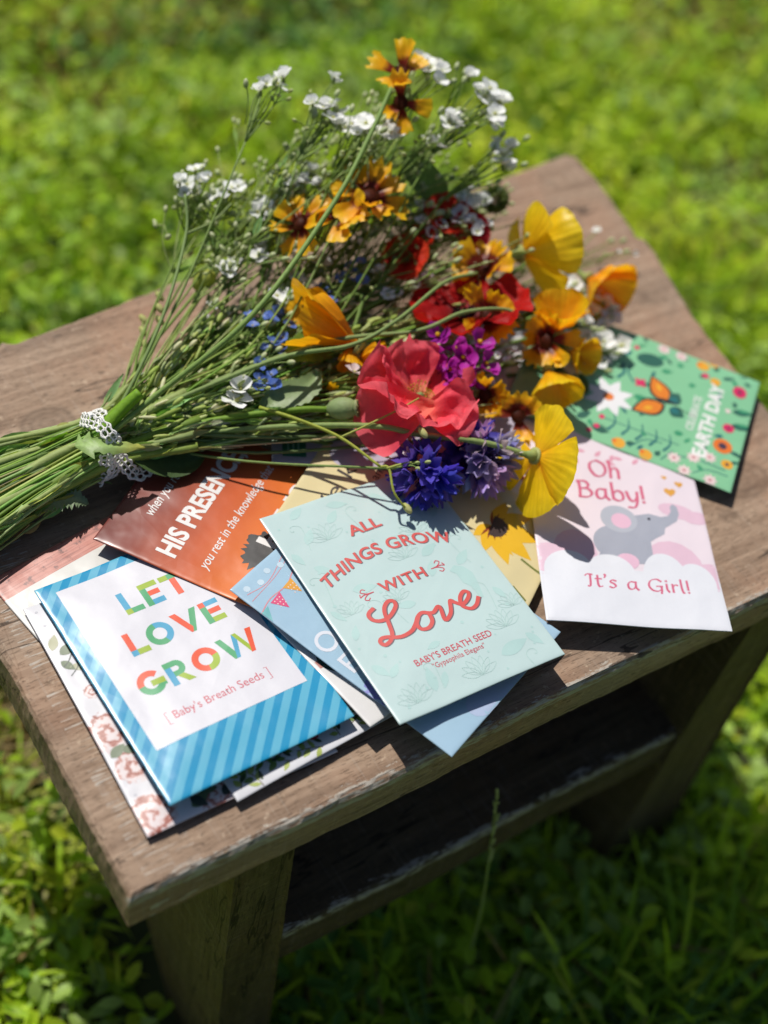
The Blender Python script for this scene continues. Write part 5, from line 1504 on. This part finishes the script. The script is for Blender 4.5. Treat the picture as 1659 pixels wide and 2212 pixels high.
blade_leaf([(560, 880, 30), (600, 862, 34), (660, 842, 36), (690, 800, 38)], 14, 'soft rounded grey green leaf behind the seed pod', (.22, .30, .12), .2, 6)
blade_leaf([(620, 780, 38), (650, 760, 40), (690, 755, 38), (740, 762, 34)], 16, 'bright green leaf under the opening orange poppy', (.14, .26, .04), .2, 7)
blade_leaf([(520, 950, 16), (560, 945, 18), (600, 940, 20), (640, 935, 22)], 9, 'small blue green leaf low at the front of the stems', (.20, .30, .18), .3, 8)
blade_leaf([(880, 330, 70), (900, 370, 66), (940, 420, 60), (960, 450, 56)], 17, 'broad mid green leaf at the back of the bouquet', (.11, .20, .05), .0, 9)
blade_leaf([(1225, 800, 16), (1250, 830, 13), (1268, 852, 12)], 9, 'dark green leaf on the left end of the green packet', (.08, .15, .05), .0, 10)

# ---------------------------------------------------------------- lace ribbon
M_LACE = mat_plain('cotton_lace', (.74, .73, .70), .9, .15, 1500, .2, .5)
lace = empty('lace_ribbon', BIND, 'white crocheted lace ribbon tied round the bunch of stems', 'ribbon')
side = TAIL.cross(Vector((0, 0, 1))).normalized()
upv = side.cross(TAIL).normalized()
if upv.z < 0: upv = -upv
def lace_strip(name, C, across, wd=7.0):
    """a chain of crocheted loops along the path C"""
    mb = MB()
    L_ = sum((C[i + 1] - C[i]).length for i in range(len(C) - 1))
    cum = [0]
    for i in range(len(C) - 1): cum.append(cum[-1] + (C[i + 1] - C[i]).length)
    def pt(s):
        s = min(max(s, 0), L_ - 1e-6)
        for i in range(len(C) - 1):
            if cum[i + 1] >= s:
                t = (s - cum[i]) / max(1e-9, cum[i + 1] - cum[i])
                return C[i].lerp(C[i + 1], t), (C[i + 1] - C[i]).normalized()
        return C[-1], (C[-1] - C[-2]).normalized()
    for off in (-.5, .5):
        P = []
        for k in range(int(L_ / .8) + 1):
            p, d = pt(k * .8)
            ac = across(p, d)
            P.append(p + ac * (off * wd + .5 * math.sin(k * 1.3)))
        tube(mb, P, .5, .5, 5)
    k = 0
    s = 1.5
    while s < L_ - 1:
        p, d = pt(s)
        ac = across(p, d)
        nr = d.cross(ac)
        for o_ in (-.22, .22):
            c = p + ac * (o_ * wd)
            lp = [c + d * (1.75 * math.cos(a)) + ac * (wd * .24 * math.sin(a)) + nr * .2 * math.sin(2 * a) for a in [2 * math.pi * i / 10 for i in range(11)]]
            tube(mb, lp, .36, .36, 5, cap=False)
        s += 3.1
        k += 1
    mb.build(name, M_LACE, lace, tuple(lace.location / K))
loop = []
for i in range(33):
    a = 2 * math.pi * i / 32 + .6
    loop.append(BIND + side * (16.0 * math.cos(a)) + upv * (12.0 * math.sin(a) ) + TAIL * (-4.5 * math.sin(a + .4)))
    loop[-1].z = max(loop[-1].z, 3.0)
lace_strip('band', loop, lambda p, d: (TAIL + upv * .0).normalized(), 5.5)
t1 = [A(240, 985, 31), A(252, 1005, 22), A(240, 1028, 13), A(205, 1030, 10)]
t1 = [A(232, 985, 28), A(228, 1010, 20), A(214, 1032, 12), A(203, 1043, 10)]
lace_strip('ribbon_tail', catmull(t1, 8), lambda p, d: d.cross(CAMV(p)).normalized(), 5.2)
t2 = [A(246, 978, 29), A(266, 998, 22), A(284, 1018, 16), A(300, 1024, 13), A(322, 1012, 13), A(352, 1003, 13)]
lace_strip('ribbon_tail', catmull(t2, 8), lambda p, d: d.cross(CAMV(p)).normalized(), 5.2)
kn = [A(176, 905, 30), A(190, 908, 35), A(205, 912, 37), A(222, 922, 38), A(240, 945, 36), A(254, 962, 31)]
lace_strip('ribbon_tail', catmull(kn, 8), lambda p, d: d.cross(CAMV(p)).normalized(), 5.0)
# ================================================================== grass and clover
def grass_mesh(name, n, region, lmin, lmax, wmin, wmax, seed, kind, mat, skip=None, cols=None):
    rg = np.random.default_rng(seed)
    x0, x1, y0, y1 = region
    px = rg.uniform(x0, x1, n); py = rg.uniform(y0, y1, n)
    # clumps: keep more where a slow noise is high
    cl = 0.5 + 0.25 * np.sin(px / 61 + 2 * np.sin(py / 83)) + 0.25 * np.sin(py / 47 + 1.7 * np.sin(px / 71))
    keep = rg.random(n) < np.clip((0.15 + 1.1 * cl) if kind == 'blade' else (1.15 - 1.1 * cl), 0.12, 1)
    if skip is not None: keep &= ~skip(px, py)
    px, py, cl = px[keep], py[keep], cl[keep]
    n = len(px)
    L_ = rg.uniform(lmin, lmax, n) * ((0.4 + 1.0 * cl) if kind == 'blade' else 1.0)
    W = rg.uniform(wmin, wmax, n)
    az = rg.uniform(0, 2 * np.pi, n)
    dx, dy = np.cos(az), np.sin(az)
    if kind == 'blade':
        lean = rg.uniform(0.15, 1.25, n)
        bend = rg.uniform(0.2, 1.3, n)
        ts = np.array([0, .3, .6, .85, 1.0]); wp = np.array([.8, 1, .85, .5, .03])
        stepn = 5
        V = np.zeros((n, stepn * 2, 3)); 
        ang = lean[:, None] + bend[:, None] * ts[None, :]
        seg = np.diff(ts, prepend=0)
        h = np.cumsum(np.cos(ang) * seg[None, :], 1) * L_[:, None]
        r = np.cumsum(np.sin(ang) * seg[None, :], 1) * L_[:, None]
        tw = rg.uniform(-.9, .9, n)
        sx, sy = -np.sin(az + tw), np.cos(az + tw)
        for k in range(stepn):
            for q, sg in enumerate((-.5, .5)):
                V[:, 2 * k + q, 0] = px + dx * r[:, k] + sx * W * wp[k] * sg
                V[:, 2 * k + q, 1] = py + dy * r[:, k] + sy * W * wp[k] * sg
                V[:, 2 * k + q, 2] = np.maximum(h[:, k], 1)
        base = np.array([[0, 1, 3, 2], [2, 3, 5, 4], [4, 5, 7, 6], [6, 7, 9, 8]])
    else:
        # broad leaves: a folded oval on a tilt
        tilt = rg.uniform(-.4, .6, n)
        hz = rg.uniform(6, 48, n) * (0.2 + 1.3 * cl)
        us = np.array([0, .22, .5, .8, 1.0]); wp = np.array([.06, .72, 1, .72, .06])
        V = np.zeros((n, 15, 3))
        ex, ey, ez = dx * np.cos(tilt), dy * np.cos(tilt), np.sin(tilt)
        sx, sy = -dy, dx
        roll = rg.uniform(-.5, .5, n)
        cup = rg.uniform(.05, .35, n)
        dr = rg.uniform(.0, .5, n)
        for k in range(5):
            for q, sg in enumerate((-.5, 0, .5)):
                a = us[k]
                w = W * wp[k] * sg
                V[:, 3 * k + q, 0] = px + ex * L_ * a + sx * w * np.cos(roll)
                V[:, 3 * k + q, 1] = py + ey * L_ * a + sy * w * np.cos(roll)
                V[:, 3 * k + q, 2] = hz + ez * L_ * a - dr * L_ * a * a + np.abs(w) * cup * 2 + w * np.sin(roll)
        base = np.array([[3 * k + q, 3 * k + q + 1, 3 * k + q + 4, 3 * k + q + 3] for k in range(4) for q in range(2)])
    nv = V.shape[1]
    V[:, :, 2] += GROUND_Z
    F = (base[None, :, :] + (np.arange(n) * nv)[:, None, None]).reshape(-1, 4)
    me = bpy.data.meshes.new(name)
    me.vertices.add(n * nv); me.vertices.foreach_set('co', (V.reshape(-1) * K).astype(np.float32))
    me.loops.add(F.size); me.loops.foreach_set('vertex_index', F.reshape(-1).astype(np.int32))
    me.polygons.add(len(F)); me.polygons.foreach_set('loop_start', np.arange(0, F.size, 4, dtype=np.int32))
    me.polygons.foreach_set('use_smooth', np.ones(len(F), dtype=bool))
    ca = np.array(cols)
    # species grow in patches: each patch favours some of the leaf colours
    pt = 0.5 + 0.5 * np.sin(px / 103 + 1.3 * np.sin(py / 77) + seed) * np.cos(py / 119 + 1.1 * np.sin(px / 91))
    idx = np.where(rg.random(n) < .70, (pt * (len(ca) - 1e-6)).astype(int), rg.integers(0, len(ca), n))
    c = ca[idx] * 1.02 * rg.uniform(.7, 1.3, (n, 1))
    C = np.ones((n, nv, 4), dtype=np.float32); C[:, :, :3] = c[:, None, :]
    at_ = me.color_attributes.new('Col', 'FLOAT_COLOR', 'POINT')
    at_.data.foreach_set('color', C.reshape(-1))
    me.materials.append(mat)
    me.update(calc_edges=True)
    o = bpy.data.objects.new(name, me)
    COL.objects.link(o)
    tag(o, kind='stuff')
    return o

def under_legs(px, py):
    c, s = math.cos(BENCH_A), math.sin(BENCH_A)
    x, y = px - BENCH_O[0], py - BENCH_O[1]
    S, Nn = c * x + s * y, -s * x + c * y
    on = (Nn > -6) & (Nn < 292)
    deep = (S > 60) & (S < 340) & (Nn > 40) & (Nn < 250)
    return (on & (((S > 42) & (S < 92)) | ((S > 296) & (S < 358)))) | deep
GC = [(.11, .22, .04), (.22, .38, .02), (.30, .46, .018), (.38, .54, .022), (.44, .58, .03), (.50, .58, .05), (.46, .44, .14), (.34, .24, .10)]
CC = [(.12, .26, .04), (.26, .43, .018), (.34, .52, .018), (.32, .46, .10), (.42, .58, .022), (.48, .60, .03), (.52, .60, .03)]
NEAR = (-800, 700, 60, 1700)
def inside_near(x, y): return (x > NEAR[0]) & (x < NEAR[1]) & (y > NEAR[2]) & (y < NEAR[3])
grass_mesh('grass', 90000, NEAR, 24, 66, 2.0, 4.2, 1, 'blade', M_GRASS, under_legs, GC)
grass_mesh('grass', 60000, (-2600, 2600, -1500, 4200), 45, 110, 5, 9, 2, 'blade', M_GRASS, lambda x, y: under_legs(x, y) | inside_near(x, y), GC)
grass_mesh('clover', 80000, NEAR, 8, 18, 3.6, 8.5, 3, 'leaf', M_GRASS, under_legs, CC)
grass_mesh('clover', 52000, (-2600, 2600, -1500, 4200), 22, 46, 14, 30, 4, 'leaf', M_GRASS, lambda x, y: under_legs(x, y) | inside_near(x, y), CC)

# a tall grass stalk gone to seed in front of the shelf
def seed_stalk(x, y, h, lean, label, seed):
    root = empty('grass_stalk', (x, y, GROUND_Z), label, 'grass stalk')
    b = Vector((x, y, GROUND_Z))
    e = b + Vector((lean[0], lean[1], h))
    P = catmull([b, b.lerp(e, .5) + Vector((lean[0] * -.15, lean[1] * -.15, 0)), e], 8)
    mb = MB(); tube(mb, P, .9, .5, 5, (.36, .46, .12)); mb.build('stem', M_STEM, root, tuple(b))
    rs = random.Random(seed)
    def hd(mb):
        for i in range(16):
            p = P[-1].lerp(P[-6], i / 16)
            d = Vector((rs.uniform(-.5, .5), rs.uniform(-.5, .5), 1))
            ellipsoid(mb, p + d * 1.5, d, 1.0, 3.0, (.40, .46, .16), (.52, .56, .26), 5, 4)
    mb = MB(); hd(mb); mb.build('seed_head', M_LEAF, root, tuple(b))
g1 = at(1000, 2120, -262)
top = at(1079, 1703, -95)
seed_stalk(g1.x, g1.y, 168, (top.x - g1.x, top.y - g1.y), 'tall grass stalk with a seed head in front of the shelf', 3)
